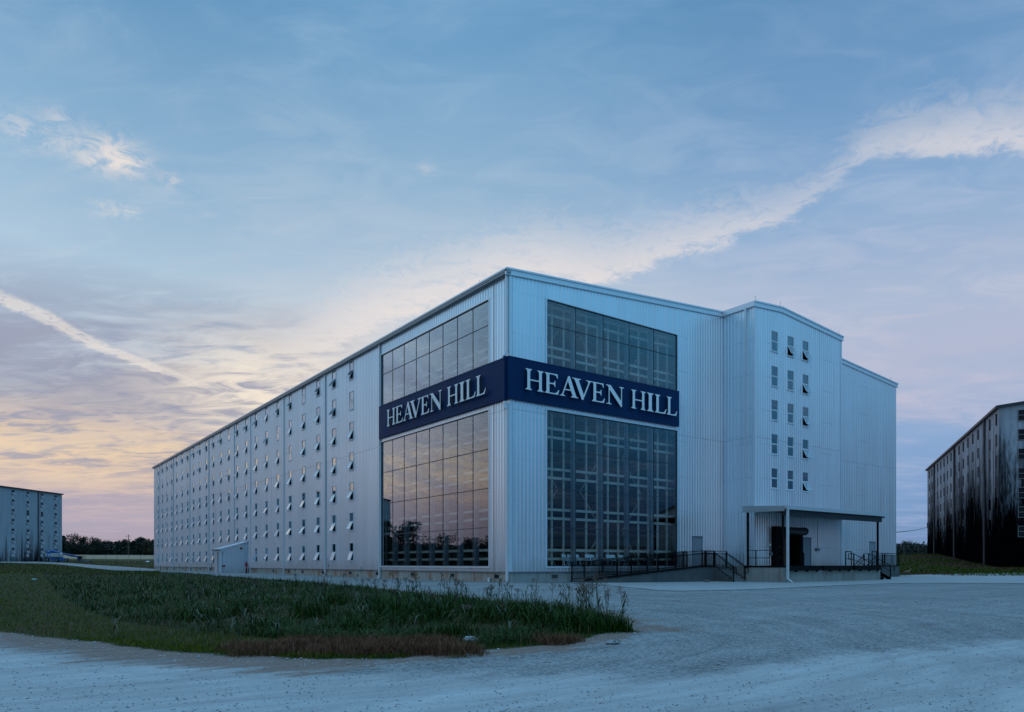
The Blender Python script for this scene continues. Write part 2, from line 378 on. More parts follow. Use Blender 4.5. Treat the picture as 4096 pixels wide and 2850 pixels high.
def glass(name, tint, ior, rough=0.0, refl=(0.9,0.95,1,1)):
    m = bpy.data.materials.new(name); m.use_nodes = True; nt = m.node_tree; nt.nodes.clear(); t = NT(nt)
    lw_ = t.n('ShaderNodeLayerWeight'); fz_ = V(t, lw_.outputs['Facing']); r0 = ((ior-1)/(ior+1))**2
    fac = t.m('POWER', fz_, 2.5)*(1-r0)+r0
    tr = t.n('ShaderNodeBsdfTransparent'); tr.inputs[0].default_value = tint
    gl = t.n('ShaderNodeBsdfGlossy'); gl.inputs['Roughness'].default_value = rough; gl.inputs['Color'].default_value = refl
    co = t.n('ShaderNodeTexCoord'); bn = t.n('ShaderNodeBump'); bn.inputs['Distance'].default_value = 0.006; bn.inputs['Strength'].default_value = 0.12
    t.put(bn.inputs['Height'], t.noise(co.outputs['Object'], 0.9, 1, 0.5)); t.link(bn.outputs[0], gl.inputs['Normal'])
    mx = t.n('ShaderNodeMixShader'); t.put(mx.inputs[0], fac); t.link(tr.outputs[0], mx.inputs[1]); t.link(gl.outputs[0], mx.inputs[2])
    o = t.n('ShaderNodeOutputMaterial'); t.link(mx.outputs[0], o.inputs[0]); return m
M['glass'] = glass('curtain_wall_glass', (0.90,0.95,0.97,1), 1.52)
M['pane'] = glass('window_pane_glass', (0.80,0.85,0.88,1), 1.65)

# ------------------------------------------------------------------ ground
def pip(poly, x, y):
    poly = np.array(poly, float); ins = np.zeros(np.shape(x), bool); n = len(poly); j = n-1
    for i in range(n):
        xi, yi = poly[i]; xj, yj = poly[j]
        c = ((yi > y) != (yj > y)) & (x < (xj-xi)*(y-yi)/(yj-yi+1e-12)+xi); ins ^= c; j = i
    return ins
def dist_poly(poly, x, y):
    d = np.full(np.shape(x), 1e9); n = len(poly)
    for i in range(n):
        ax, ay = poly[i]; bx, by = poly[(i+1) % n]; L = (bx-ax)**2+(by-ay)**2+1e-9
        u = np.clip(((x-ax)*(bx-ax)+(y-ay)*(by-ay))/L, 0, 1); d = np.minimum(d, np.hypot(x-ax-u*(bx-ax), y-ay-u*(by-ay)))
    return d
def wpoly(pts): return [onG(a, b)[:2] for a, b in pts]
# outline of the grass bank, from points on the ground round it
bank_px = [(-900,2640),(-400,2560),(0,2528),(300,2560),(650,2605),(1000,2625),(1300,2638),(1560,2636),(1750,2612),(2000,2598),(2200,2582),(2330,2562),(2450,2520),(2480,2488),(2430,2462),(2250,2424),(2050,2410),(1900,2396),(1750,2384),(1600,2366),(1450,2350),(1300,2333),(1150,2322),(1000,2313),(850,2301),(700,2291),(600,2286),(480,2284),(400,2277),(330,2270),(240,2263),(100,2257),(0,2253),(-500,2246),(-1400,2250)]
BANK = wpoly(bank_px)
yard_px = [(-600,2242),(0,2243.2),(110,2245),(180,2248.5),(290,2253),(330,2255),(420,2262),(500,2267),(617,2276),(640,2265)]
far_grass_dummy = None
road_px = [(-700,2249),(0,2251.5),(200,2256.5),(260,2261),(340,2270),(400,2277),(480,2284),(617,2286),(700,2282),(617,2277),(500,2268.5),(420,2263.5),(330,2257),(250,2252),(150,2247.8),(0,2246.5),(-700,2244)]
ROADL = wpoly(road_px)
hill_px = [(3570,2307),(3620,2307.5),(4096,2314.5),(5200,2322),(5200,2262),(4000,2262),(3600,2262)]
HILL = wpoly([(3560,2306),(3620,2307.5),(4096,2314.5),(5400,2326)]) + [atD(5400, 700), atD(3300, 700), atD(3300, 85)]
pale_px = [(-2500,2640),(0,2588),(400,2628),(700,2652),(1000,2664),(1300,2674),(1700,2696),(2100,2700),(2700,2690),(3000,2672),(3300,2646),(3700,2606),(4096,2580),(6500,2500),(9000,4200),(9000,40000),(-9000,40000),(-9000,4200)]
def px2w_low(px, py): return atD(px, 1.5*F/(py-HY))
PALE = [px2w_low(a, b) for a, b in pale_px]
def cam_uv(x, y):
    d0 = x-CAM[0]; d1 = y-CAM[1]; f = d0*FW[0]+d1*FW[1]; r = d0*RT[0]+d1*RT[1]; return f, r
def smooth_noise(x, y, s, seed=0):
    q = np.random.default_rng(seed).uniform(0, 6.28, 12); v = 0
    for k in range(4):
        a = q[k]; fx = math.cos(a)*s*(1.7**k); fy = math.sin(a)*s*(1.7**k)
        v = v + np.sin(x*fx+y*fy+q[k+4]+1.3*np.sin((x*fy-y*fx)*0.7+q[k+8]))/(1.35**k)
    return v/2.6
phis = np.concatenate([np.arange(-180, -46, 3.0), np.arange(-46, 46.01, 0.22), np.arange(49, 180.1, 3.0)])*PI/180
rad = [1.5]
while rad[-1] < 3500: rad.append(rad[-1]*1.022 if rad[-1] < 60 else rad[-1]*1.03)
rad = np.array(rad)
PH, RD = np.meshgrid(phis, rad)
GX = CAM[0]+RD*(np.cos(PH)*FW[0]+np.sin(PH)*RT[0]); GY = CAM[1]+RD*(np.cos(PH)*FW[1]+np.sin(PH)*RT[1])
GZ = H(GX, GY)
def soft(poly, x, y, wd, js=0.9, ja=0.25, seed=1, wmul=1.0):
    d = dist_poly(poly, x, y); s = np.where(pip(poly, x, y), d, -d)
    r = np.hypot(x-CAM[0], y-CAM[1]); k = np.clip(r/20, 0.6, 3)
    s = s + smooth_noise(x/k, y/k, js, seed)*ja*k*wmul
    return np.clip(s/wd*0.5+0.5, 0, 1)
aG = soft(BANK, GX, GY, 0.35, 1.1, 0.22, 3)
aG = np.maximum(aG, soft(HILL, GX, GY, 0.8, 0.5, 0.3, 4))
f_, r_ = cam_uv(GX, GY); PXG = CX+F*r_/np.maximum(f_, 1e-3)
farL = (f_ > 55) & (PXG < 700) & (GX < 1.0)
road = soft(ROADL, GX, GY, 1.2, 0.3, 0.15, 5)
aG = np.where((f_ > 150) & (PXG < 1200), 1-road, aG); aG = np.where((PXG < 640) & (f_ > 60) & (GX < -2), np.maximum(aG, 1-road), aG)
aG = np.where((GY > 108) & (f_ > 0), np.maximum(aG, 1-road), aG)
aP = soft(PALE, GX, GY, 1.0, 0.5, 0.10, 6); aP = np.where(f_ < 1, 1, aP)
aF = np.clip((f_-252)/6, 0, 1)*np.clip((2000-PXG)/400, 0, 1)
edge = dist_poly(BANK, GX, GY); aD = np.clip(1.25-edge/np.where(PXG < 1500, 2.2, 1.2), 0, 1)*np.clip((42-f_)/10, 0, 1)
# clay washed out of the bank onto the gravel by its tip
tx, ty = onG(2480, 2490)[:2]; tx2, ty2 = onG(2680, 2520)[:2]
d1 = dist_poly([(tx, ty), (tx2, ty2)], GX, GY); aD = np.maximum(aD, np.clip(1-d1/1.6, 0, 1)*0.85)
tx, ty = onG(2450, 2475)[:2]; tx2, ty2 = onG(2640, 2482)[:2]
d1 = dist_poly([(tx, ty), (tx2, ty2)], GX, GY); aD = np.maximum(aD, np.clip(1-d1/0.7, 0, 1))
bumpz = np.where(aP < 0.5, 0.012, 0.006)*smooth_noise(GX, GY, 5, 9)
GZ = GZ + bumpz*np.clip(40/RD, 0, 1)
n_r, n_p = GX.shape
verts = np.stack([GX, GY, GZ], -1).reshape(-1, 3)
idx = np.arange(n_r*n_p).reshape(n_r, n_p)
q = np.stack([idx[:-1, :-1], idx[:-1, 1:], idx[1:, 1:], idx[1:, :-1]], -1).reshape(-1, 4)
vtx = np.vstack([verts, [[CAM[0], CAM[1], -1.52]]]); ci = len(verts)
faces = [tuple(map(int, a)) for a in q] + [(ci, int(idx[0, j+1]), int(idx[0, j])) for j in range(n_p-1)]
me = bpy.data.meshes.new('ground'); me.from_pydata(vtx.tolist(), [], faces)
for nm, arr in (('grass', aG), ('pale', aP), ('field', aF), ('dirt', aD)):
    at = me.attributes.new(nm, 'FLOAT', 'POINT'); at.data.foreach_set('value', np.append(arr.reshape(-1), 0.0 if nm != 'pale' else 1.0).astype('f'))
me.polygons.foreach_set('use_smooth', [True]*len(me.polygons))
gm_ = bpy.data.materials.new('gravel_and_soil'); gm_.use_nodes = True; t = NT(gm_.node_tree); b = gm_.node_tree.nodes['Principled BSDF']
def at_(nm): o = t.n('ShaderNodeAttribute', attribute_name=nm); return V(t, o.outputs['Fac'])
geo = t.n('ShaderNodeNewGeometry'); pos = geo.outputs['Position']
mpg = t.n('ShaderNodeMapping'); t.link(pos, mpg.inputs[0]); mpg.inputs['Rotation'].default_value = (0, 0, -(AZ-PI/2)-0.12); mpg.inputs['Scale'].default_value = (0.12, 1.0, 1.0)
trk = t.noise(mpg.outputs[0], 1.1, 5, 0.6, 0.4); trk2 = t.noise(mpg.outputs[0], 4.5, 4, 0.6, 0.3)
big = t.noise(pos, 0.16, 4, 0.55); med = t.noise(pos, 1.3, 5, 0.6); fine = t.noise(pos, 12, 5, 0.7); grit = t.noise(pos, 60, 3, 0.7)
vor = t.n('ShaderNodeTexVoronoi'); t.link(pos, vor.inputs['Vector']); vor.inputs['Scale'].default_value = 26.0
vsp = t.n('ShaderNodeSeparateColor'); t.link(vor.outputs['Color'], vsp.inputs[0]); vr = V(t, vsp.outputs[0]); vd = V(t, vor.outputs['Distance'])
RC0 = onG(1300, 2500); spg = t.n('ShaderNodeSeparateXYZ'); t.link(pos, spg.inputs[0]); gx_ = V(t, spg.outputs[0])-float(RC0[0]); gy_ = V(t, spg.outputs[1])-float(RC0[1])
rut_d = t.m('SQRT', gx_*gx_+gy_*gy_)+(t.noise(pos, 0.12, 2, 0.5)-0.5)*5.0; rut_a = t.m('ARCTAN2', gy_, gx_)
rut = t.noise(t.comb(rut_d*1.7, rut_a*1.2, 0.0), 1.0, 5, 0.65, 0.2)
rutd = t.sstep(rut, 0.50, 0.36)
fg = (rut-0.5)*1.1+(big-0.5)*0.45+(med-0.5)*0.35+(fine-0.5)*0.5+(trk-0.5)*0.7+(vr-0.5)*0.75+(grit-0.5)*0.5+1.0
grav = t.mix(1.0, (0.195,0.20,0.197,1), t.comb(fg, fg, fg), 'MULTIPLY')
fp = (rut-0.5)*0.55+(big-0.5)*0.3+(trk-0.5)*0.6+(trk2-0.5)*0.7+(fine-0.5)*0.35+(grit-0.5)*0.3+1.0
palec = t.mix(1.0, (0.33,0.34,0.335,1), t.comb(fp, fp, fp), 'MULTIPLY')
aPp = t.sstep(at_('pale')+(med-0.5)*0.9+(trk-0.5)*1.0+(fine-0.5)*0.6, 0.15, 0.85)
col = t.mix(aPp, grav, palec)
dirtc = t.mix(fine, (0.085,0.052,0.038,1), (0.25,0.17,0.13,1))
dm = t.sstep(at_('dirt')+(med-0.5)*1.1+(trk2-0.5)*1.3, 0.55, 0.9)
col = t.mix(dm*0.85, col, dirtc)
gr = t.mix(med, (0.008,0.018,0.001,1), (0.036,0.044,0.002,1))
gr = t.mix(t.sstep(big, 0.5, 0.64)*0.6, gr, (0.060,0.036,0.016,1))
gr = t.mix(fine*0.5, gr, (0.010,0.014,0.006,1))
gmk = t.sstep(at_('grass')+(fine-0.5)*0.5+(med-0.5)*0.3, 0.35, 0.62)
col = t.mix(gmk, col, gr)
stub = t.mix(fine, (0.14,0.10,0.055,1), (0.36,0.28,0.17,1))
col = t.mix(at_('field'), col, stub)
t.put(b.inputs['Base Color'], col); b.inputs['Roughness'].default_value = 0.92; b.inputs['Specular IOR Level'].default_value = 0.25
bn = t.n('ShaderNodeBump'); bn.inputs['Distance'].default_value = 0.035; bn.inputs['Strength'].default_value = 0.9
t.put(bn.inputs['Height'], fine*0.5+grit*0.2+vd*0.35+(trk2*0.3)); t.link(bn.outputs[0], b.inputs['Normal'])
me.materials.append(gm_)
go = bpy.data.objects.new('ground', me); C.objects.link(go); tag(go, kind='structure')

# concrete apron in front of the dock
def sheet(name, poly, lift, m, n=60):
    xs = [p[0] for p in poly]; ys = [p[1] for p in poly]
    bm = bmesh.new(); vs = [bm.verts.new((p[0], p[1], 0)) for p in poly]; bm.faces.new(vs)
    for ax, lo_, hi_ in ((0, min(xs), max(xs)), (1, min(ys), max(ys))):
        k = int((hi_-lo_)/1.5)
        for i in range(1, k):
            c = lo_+(hi_-lo_)*i/k; co = (c, 0, 0) if ax == 0 else (0, c, 0); no = (1, 0, 0) if ax == 0 else (0, 1, 0)
            bmesh.ops.bisect_plane(bm, geom=bm.verts[:]+bm.edges[:]+bm.faces[:], plane_co=co, plane_no=no)
    for v in bm.verts: v.co.z = gh(v.co.x, v.co.y)+lift
    me = bpy.data.meshes.new(name); bm.to_mesh(me); bm.free(); me.materials.append(m)
    if me.polygons and me.polygons[0].normal.z < 0: me.flip_normals()
    o = bpy.data.objects.new(name, me); C.objects.link(o); return tag(o, kind='structure')
ap = [(2.2,-0.03),(45,-0.03),(60,-6),(80,-14),(120,-32)]
near = [onG(a, b_)[:2] for a, b_ in ((4700,2338),(4096,2335),(3800,2334),(3560,2335),(3300,2346),(3000,2360),(2720,2366),(2640,2364),(2400,2341),(2200,2328),(2080,2324))]
aprpoly = ap + near
sheet('apron_pavement', aprpoly, 0.02, M['apron'])

# ================================================================== MAIN WAREHOUSE
Z0 = -0.46; SL = 0.0755; RX = 22.57; XR = 45.13; YL = 106.4; BX0, BX1, BY = 19.39, 30.73, -2.73
def roofz(x): return 16.9 + SL*(x if x < RX else 2*RX-x)
def ribwall(mb, P0, U, N, L, z0, ztop, openings=(), pitch=0.28, dep=0.045, lap=9.0):
    """one ribbed sheet wall; openings are (u0,u1,z0,z1); the sheets above the lap joint sit 10 mm proud"""
    P0 = np.array(P0, float); U = np.array(U, float); N = np.array(N, float)
    pts = []; u = 0.0
    while u < L:
        for a, d in ((0, 0), (pitch*0.62, 0), (pitch*0.74, dep), (pitch*0.88, dep)): pts.append((u+a, d))
        u += pitch
    pts = [p for p in pts if p[0] < L-0.01]+[(L, 0)]
    us = np.array([p[0] for p in pts]); ds = np.array([p[1] for p in pts])
    ex = sorted({round(o[i], 4) for o in openings for i in (0, 1)} - {0.0})
    ex = [e for e in ex if 0 < e < L]
    allu = np.unique(np.concatenate([us, ex])); alld = np.interp(allu, us, ds)
    for a, b_, da, db in zip(allu[:-1], allu[1:], alld[:-1], alld[1:]):
        if b_-a < 1e-5: continue
        mid_ = (a+b_)/2; cuts = sorted([(o[2], o[3]) for o in openings if o[0]-1e-6 < mid_ < o[1]+1e-6])
        segs = []; z = z0
        for c0, c1 in cuts:
            if c0 > z: segs.append((z, c0))
            z = max(z, c1)
        segs.append((z, None))
        for s0, s1 in segs:
            for (l0, l1, off) in ((-99, lap, 0.0), (lap, 999, 0.010)):
                e0 = max(s0, l0); e1a = (ztop(a) if s1 is None else s1); e1b = (ztop(b_) if s1 is None else s1)
                e1a = min(e1a, l1); e1b = min(e1b, l1)
                if e1a <= e0+1e-4: continue
                pa = P0+U*a+N*(da+off); pb = P0+U*b_+N*(db+off)
                mb.add([(pa[0],pa[1],e0),(pb[0],pb[1],e0),(pb[0],pb[1],e1b),(pa[0],pa[1],e1a)], [(0,1,2,3)])
wh = thing('warehouse', (0,0,0), 'large pale ribbed metal warehouse with tall corner glazing, in the middle', 'building')
WCOL = [22.1+3.66*k for k in range(23)]; WROW = [0.25+2.49*k for k in range(7)]; WH = 1.5; WW = 0.86
GR = [(-0.16, 9.25), (12.02, 15.9)]
annexY = (50.66, 53.24)
opsL = [(2.06, 16.58, a, b_) for a, b_ in GR]
for y in WCOL:
    for k, z in enumerate(WROW): opsL.append((y-WW/2+.03, y+WW/2-.03, z+.03, z+WH-.03))
mb = MB(); ribwall(mb, (0,0,0), (0,1,0), (-1,0,0), YL, Z0, lambda u: 16.9, opsL); mb.build('side_wall', M['siding'], wh)
opsF = [(2.75, 14.38, a, b_) for a, b_ in GR]+[(15.94, 17.08, -.15, 1.95)]
mb = MB(); ribwall(mb, (0,0,0), (1,0,0), (0,-1,0), BX0, Z0, roofz, opsF); mb.build('end_wall', M['siding'], wh)
mb = MB(); ribwall(mb, (BX0,0,0), (0,-1,0), (-1,0,0), -BY, -0.2, lambda u: roofz(BX0)); mb.build('bay_side_wall', M['siding'], wh)
BW = [(21.72, 0), (23.71, 1), (25.66, 2)]; BR = [15.36, 12.84, 10.39, 7.93, 5.46]
opsB = [(x-BX0-WW/2+.03, x-BX0+WW/2-.03, z+.03, z+WH-.03) for x, _ in BW for z in BR] + [(21.75-BX0, 24.45-BX0, -.2, 2.15), (25.33-BX0, 26.45-BX0, -.2, 1.97)]
mb = MB(); ribwall(mb, (BX0,BY,0), (1,0,0), (0,-1,0), BX1-BX0, -0.2, lambda u: roofz(BX0+u), opsB); mb.build('bay_wall', M['siding'], wh)
mb = MB(); ribwall(mb, (BX1,BY,0), (0,1,0), (1,0,0), -BY, -0.2, lambda u: roofz(BX1)); mb.build('bay_side_wall', M['siding'], wh)
mb = MB(); ribwall(mb, (BX1,0,0), (1,0,0), (0,-1,0), XR-BX1, Z0, lambda u: roofz(BX1+u), [(40.2-BX1, 41.28-BX1, -.15, 2.0)]); mb.build('end_wall', M['siding'], wh)
mb = MB(); mb.box(XR-0.05, XR, 0.0, YL, Z0, 16.9); mb.box(0.0, XR-.06, YL-.05, YL-.01, Z0, 16.9)
mb.prism([(0.05,YL-.04,16.9),(XR-.05,YL-.04,16.9),(RX,YL-.04,roofz(RX))], (0,.03,0)); mb.build('rear_wall', M['siding'], wh)
# roof slabs
mb = MB(); TH = 0.12
def slab(x0, x1, y0, y1): mb.prism([(x0,y0,roofz(x0)),(x1,y0,roofz(x1)),(x1,y0,roofz(x1)+TH),(x0,y0,roofz(x0)+TH)], (0,y1-y0,0))
slab(-0.16, RX, -0.02, YL+.1); slab(RX, XR+.16, -0.02, YL+.1); slab(BX0, RX, BY-.02, -.03); slab(RX, BX1, BY-.02, -.03)
roof = mb.build('roof', M['trim'], wh)
# eave gutter and rake trim
mb = MB(); mb.box(-0.30,-0.02,-0.20,YL+.15,16.74,16.96); mb.box(-0.33,-0.30,-0.20,YL+.15,16.84,17.0); mb.build('gutter', M['eave'], roof)
mb = MB()
def rake(x0, x1, y): mb.prism([(x0,y-.13,roofz(x0)-.22),(x1,y-.13,roofz(x1)-.22),(x1,y-.13,roofz(x1)+.15),(x0,y-.13,roofz(x0)+.15)], (0,.11,0)); mb.prism([(x0,y-.19,roofz(x0)+.07),(x1,y-.19,roofz(x1)+.07),(x1,y-.19,roofz(x1)+.17),(x0,y-.19,roofz(x0)+.17)], (0,.06,0))
rake(-.33, BX0-.02, 0); rake(BX0-.14, RX, BY); rake(RX, BX1+.14, BY); rake(BX1+.02, XR+.2, 0)
mb.box(BX0-.18, BX0-.02, BY-.12, -.14, roofz(BX0)-.22, roofz(BX0)+.15); mb.build('rake_trim', M['trim'], roof)
mb = MB(); mb.box(-.36,-.331,-.22,YL+.16,16.94,17.03); mb.build('gutter_lip', M['trim'], roof)
for y in (3, 14, 25, 36, 47): mb = MB(); mb.tube((-.1,y,17.1),(-.1,y,17.35),.009,5); mb.build('lightning_rod', M['dark'], roof)
for x, yy in ((19.5, BY), (22.5, BY), (30.4, BY), (44.2, 0)): mb = MB(); mb.tube((x,yy,roofz(x)+.1),(x,yy,roofz(x)+.55),.010,5); mb.build('lightning_rod', M['dark'], roof)
# corner and base trim
mb = MB(); mb.box(-.05,.16,-.05,-.036,Z0,16.8); mb.box(-.05,-.036,-.036,.16,Z0,16.8); mb.build('corner_trim', M['trim'], wh)
mb = MB(); mb.box(XR-.14,XR+.02,-.05,-.036,Z0,16.9); mb.build('corner_trim', M['trim'], wh)
mb = MB(); mb.box(BX0-.05,BX0+.10,BY-.05,BY-.036,-.2,roofz(BX0)-.2); mb.box(BX0-.05,BX0-.036,BY-.036,BY+.12,-.2,roofz(BX0)-.2); mb.build('corner_trim', M['trim'], wh)
mb = MB(); mb.box(BX1-.10,BX1+.05,BY-.05,BY-.036,-.2,roofz(BX1)-.2); mb.build('corner_trim', M['trim'], wh)
mb = MB(); mb.box(-.055,.0,-.06,YL,Z0-.05,Z0); mb.box(0,BX0,-.055,0,Z0-.05,Z0); mb.box(BX1,XR,-.055,0,Z0-.05,Z0); mb.build('base_trim', M['doorframe'], wh)
# foundation
mb = MB(); mb.box(.02,.3,.02,YL-.02,-1.6,Z0-.05); fdL = mb.build('foundation', M['found_red'], wh)
mb = MB(); mb.box(.31,XR-.05,.02,.3,-1.6,Z0-.05); mb.box(XR-.3,XR-.06,.31,YL-.03,-1.6,Z0-.05); fdF = mb.build('foundation', M['found'], wh)
for i, y in enumerate([1.3, 6.3, 11.7, 17.4, 22.4, 28.4, 33.4, 37.3, 42.0, 57.5, 62.5, 67.6, 73.4, 79, 84, 90.0, 95.5, 101.5]):
    mb = MB(); mb.box(.0,.03,y-.28,y+.28,-.90,-.60); mb.cur = 1
    mb.box(-.005,.0,y-.23,y+.23,-.86,-.64)
    for k in range(4): mb.box(-.012,-.005,y-.2+.13*k-.01,y-.2+.13*k+.01,-.86,-.64)
    mb.build('foundation_vent', [M['found'], M['dark']], fdL)
for x in (3.4, 8.5, 33.5, 38.0):
    mb = MB(); mb.box(x-.30,x+.30,.0,.03,-.92,-.60); mb.cur = 1; mb.box(x-.25,x+.25,-.006,.0,-.87,-.65)
    mb.cur = 0
    for k in range(5): mb.box(x-.22+.11*k-.008,x-.22+.11*k+.008,-.012,-.006,-.87,-.65)
    mb.build('foundation_vent', [M['found'], M['dark']], fdF)
# dark floor inside
mb = MB(); mb.box(.35,XR-.35,.35,YL-.1,-.5,-.32); mb.box(BX0+.1,BX1-.1,BY+.05,.3,-.5,-.22); mb.build('floor', M['floor'], wh)

# windows: prototypes face -Y, local origin at the bottom centre of the opening
def win_proto(open_, ang=27):
    mb = MB(); w2 = WW/2
    for a in ((-w2,-w2+.06,0,WH),(w2-.06,w2,0,WH),(-w2+.06,w2-.06,0,.055),(-w2+.06,w2-.06,WH-.055,WH),(-w2+.06,w2-.06,WH/2-.03,WH/2+.03)):
        mb.box(a[0],a[1],-.052,.05,a[2],a[3])
    mb.box(-w2-.04,w2+.04,-.085,-.05,-.045,0.0)
    for k in range(4): mb.box(-w2+.1+.2*k,-w2+.16+.2*k,-.07,-.04,-.09,-.045)
    o = mb.build('window', M['white'], None)
    mb = MB(); mb.box(-w2+.05,w2-.05,-.012,-.004,WH/2+.03,WH-.05); p = mb.build('pane', M['pane'], None); p.parent = o
    mb = MB(); a = math.radians(ang) if open_ else 0.0
    hz = WH/2-.03; hy = -.055 if open_ else -.03; L = WH/2-.06; d = Vector((0,-math.sin(a),-math.cos(a))); nn = Vector((0,-math.cos(a),math.sin(a))); X = Vector((1,0,0))
    c = lambda s_, v: Vector((s_, hy, hz))+d*v
    def slabp(x0, x1, v0, v1, th): mb.obox(c((x0+x1)/2,(v0+v1)/2), X, d, nn, (x1-x0)/2, (v1-v0)/2, th)
    mb.cur = 0
    i2 = w2-.055
    slabp(-i2,-i2+.04,0,L,.014); slabp(i2-.04,i2,0,L,.014); slabp(-i2+.04,i2-.04,0,.035,.014); slabp(-i2+.04,i2-.04,L-.035,L,.014)
    mb.cur = 1; slabp(-i2+.04,i2-.04,.035,L-.035,.003)
    s_ = mb.build('sash', [M['white'], M['pane']], None); s_.parent = o
    return o
wo_ = win_proto(True); wc_ = win_proto(False); wo2_ = win_proto(True, 20); wo3_ = win_proto(True, 32)
PRO = [wo_, wc_, wo2_, wo3_]; used = {p.name: False for p in PRO}
def place_window(pr, loc, rot, parent, name=None):
    if not used[pr.name]:
        used[pr.name] = True; o = pr
    else:
        o = pr.copy(); C.objects.link(o)
        for ch in pr.children:
            c2 = ch.copy(); C.objects.link(c2); c2.parent = o
    o.parent = parent; o.location = loc; o.rotation_euler = (0, 0, rot); return o
closed = {(0,5), (3,5) , (2,6) , (5,5), (4,4), (8,6), (10,6), (21,0), (17,0)}
closed = {(0,5), (3,6), (5,5), (4+0,4), (10,6), (21,0), (17,0)}
rest = []
cnt = 0
for x, c_ in BW:
    for r_i, z in enumerate(BR):
        op = (c_ == 2) or (c_ == 1 and r_i == 0)
        place_window(wo_ if op else wc_, (x, BY, z), 0, wh); cnt += 1
order = []
for k, y in enumerate(WCOL):
    for r_i, z in enumerate(WROW):
        if k in (8,) and r_i == 0: continue          # behind the lean-to
        if k >= 12: rest.append((k, r_i)); continue
        order.append((k, r_i))
for k, r_i in order:
    place_window(wc_ if (k, r_i) in closed else random.choice((wo_,wo_,wo2_,wo3_)), (0, WCOL[k], WROW[r_i]), -PI/2, wh); cnt += 1
# the far windows as one part
mbF = MB()
def copy_into(mbx, ob, loc, rot, base):
    Mx = Matrix.Translation(loc) @ Matrix.Rotation(rot, 4, 'Z')
    me_ = ob.data; b0 = len(mbx.v); mbx.v += [tuple(Mx @ v.co) for v in me_.vertices]
    for p in me_.polygons:
        mbx.f.append(tuple(b0+i for i in p.vertices)); mbx.m.append(base if p.material_index == 0 else 1)
for k, r_i in rest:
    pr = wc_ if (k, r_i) in closed else random.choice((wo_,wo_,wo2_,wo3_))
    loc = (0, WCOL[k], WROW[r_i]); copy_into(mbF, pr, loc, -PI/2, 0)
    for ch in pr.children: copy_into(mbF, ch, loc, -PI/2, 1 if ch.name.startswith('pane') else 0)
tag(mbF.build('window', [M['white'], M['pane']], wh), kind='stuff')

# downspouts on the long wall
for y in (16.74, 27.6, 38.45, 49.6, 56.1, 68.2, 79.05, 90.4, 101.1):
    zb = 2.0 if y == 56.1 else -1.0
    if y == 56.1: zb = -1.0
    mb = MB(); mb.box(-.17,-.045,y-.075,y+.075,zb,16.8); mb.prism([(-.17,y-.075,zb),(-.045,y-.075,zb),(-.20,y-.075,zb-.16),(-.34,y-.075,zb-.12)],(0,.15,0)); mb.build('downspout', M['pipe'], wh)
# the spout at the corner, stepping out over the sign
mb = MB(); mb.box(-.20,-.07,.02,.16,12.35,16.8); mb.prism([(-.20,.02,12.35),(-.07,.02,12.35),(-.22,.02,12.0),(-.35,.02,12.0)],(0,.14,0)); mb.cur = 1; mb.box(-.36,-.22,.02,.16,9.38,12.0); mb.cur = 0
mb.prism([(-.36,.02,9.38),(-.22,.02,9.38),(-.16,.0,8.98),(-.34,.0,8.98)],(0,.14,0)); mb.box(-.17,-.05,.02,.17,-1.1,9.3)
mb.build('downspout', [M['pipe'], M['navy']], wh)
mb = MB(); mb.path([(-.06,1.5,17.0),(-.06,1.5,12.0)],.018,6); mb.path([(-.06,1.5,9.4),(-.06,1.5,-1.1)],.018,6); mb.build('conduit', M['box'], wh)
mb = MB(); mb.box(BX0-.20,BX0-.06,BY+.55,BY+.70,-.15,roofz(BX0)-.15); mb.build('downspout', M['pipe'], wh)

# corner glazing: fin, mullions, panes
def curtain(name, span, n, plane, label=None):
    """plane 'L' = the long wall (x=0), 'F' = the end wall (y=0)"""
    a0, a1 = span; step = (a1-a0)/n
    def P3(u, d, z): return (-d, u, z) if plane == 'L' else (u, -d, z)     # d outward
    def bx(mb, u0, u1, d0, d1, z0, z1):
        p = P3(u0, d0, z0); q = P3(u1, d1, z1)
        mb.box(min(p[0],q[0]),max(p[0],q[0]),min(p[1],q[1]),max(p[1],q[1]),z0,z1)
    for gi, (z0, z1) in enumerate(GR):
        rows = [-.16, 2.19, 4.55, 6.91, 9.25] if gi == 0 else [12.02, 14.38, 15.9]
        mb = MB(); f = .05
        bx(mb, a0, a0+f, -.10, .045, z0, z1); bx(mb, a1-f, a1, -.10, .045, z0, z1); bx(mb, a0+f, a1-f, -.10, .045, z0, z0+f); bx(mb, a0+f, a1-f, -.10, .045, z1-f, z1)
        for i in range(1, n): bx(mb, a0+step*i-.018, a0+step*i+.018, -.035, .008, z0+f, z1-f)
        for z in rows[1:-1]:
            for i in range(n): bx(mb, a0+step*i+(.05 if i == 0 else .018), a0+step*(i+1)-(.05 if i == n-1 else .018), -.035, .008, z-.022, z+.022)
        fr = mb.build('glazing_frame', M['mull'], wh)
        for i in range(n):
            for z, zz in zip(rows[:-1], rows[1:]):
                mb = MB(); bx(mb, a0+step*i+.02, a0+step*(i+1)-.02, -.02, -.01, z+.02, zz-.02); mb.build('pane', M['glass'], fr)
        mb = MB()
        for i in range(1, n): bx(mb, a0+step*i-.07, a0+step*i+.07, -.42, -.12, z0, z1)
        mb.build('steel_fin', M['fin'], fr)
        mb = MB(); o_ = .09
        bx(mb, a0-o_, a1+o_, .0, .065, z1, z1+.07); bx(mb, a0-o_, a1+o_, .0, .085, z0-.09, z0); bx(mb, a0-o_, a0, .0, .065, z0, z1); bx(mb, a1, a1+o_, .0, .065, z0, z1)
        mb.build('glazing_trim', M['trim'], fr)
curtain('glazing', (2.06, 16.58), 8, 'L'); curtain('glazing', (2.75, 14.38), 5, 'F')

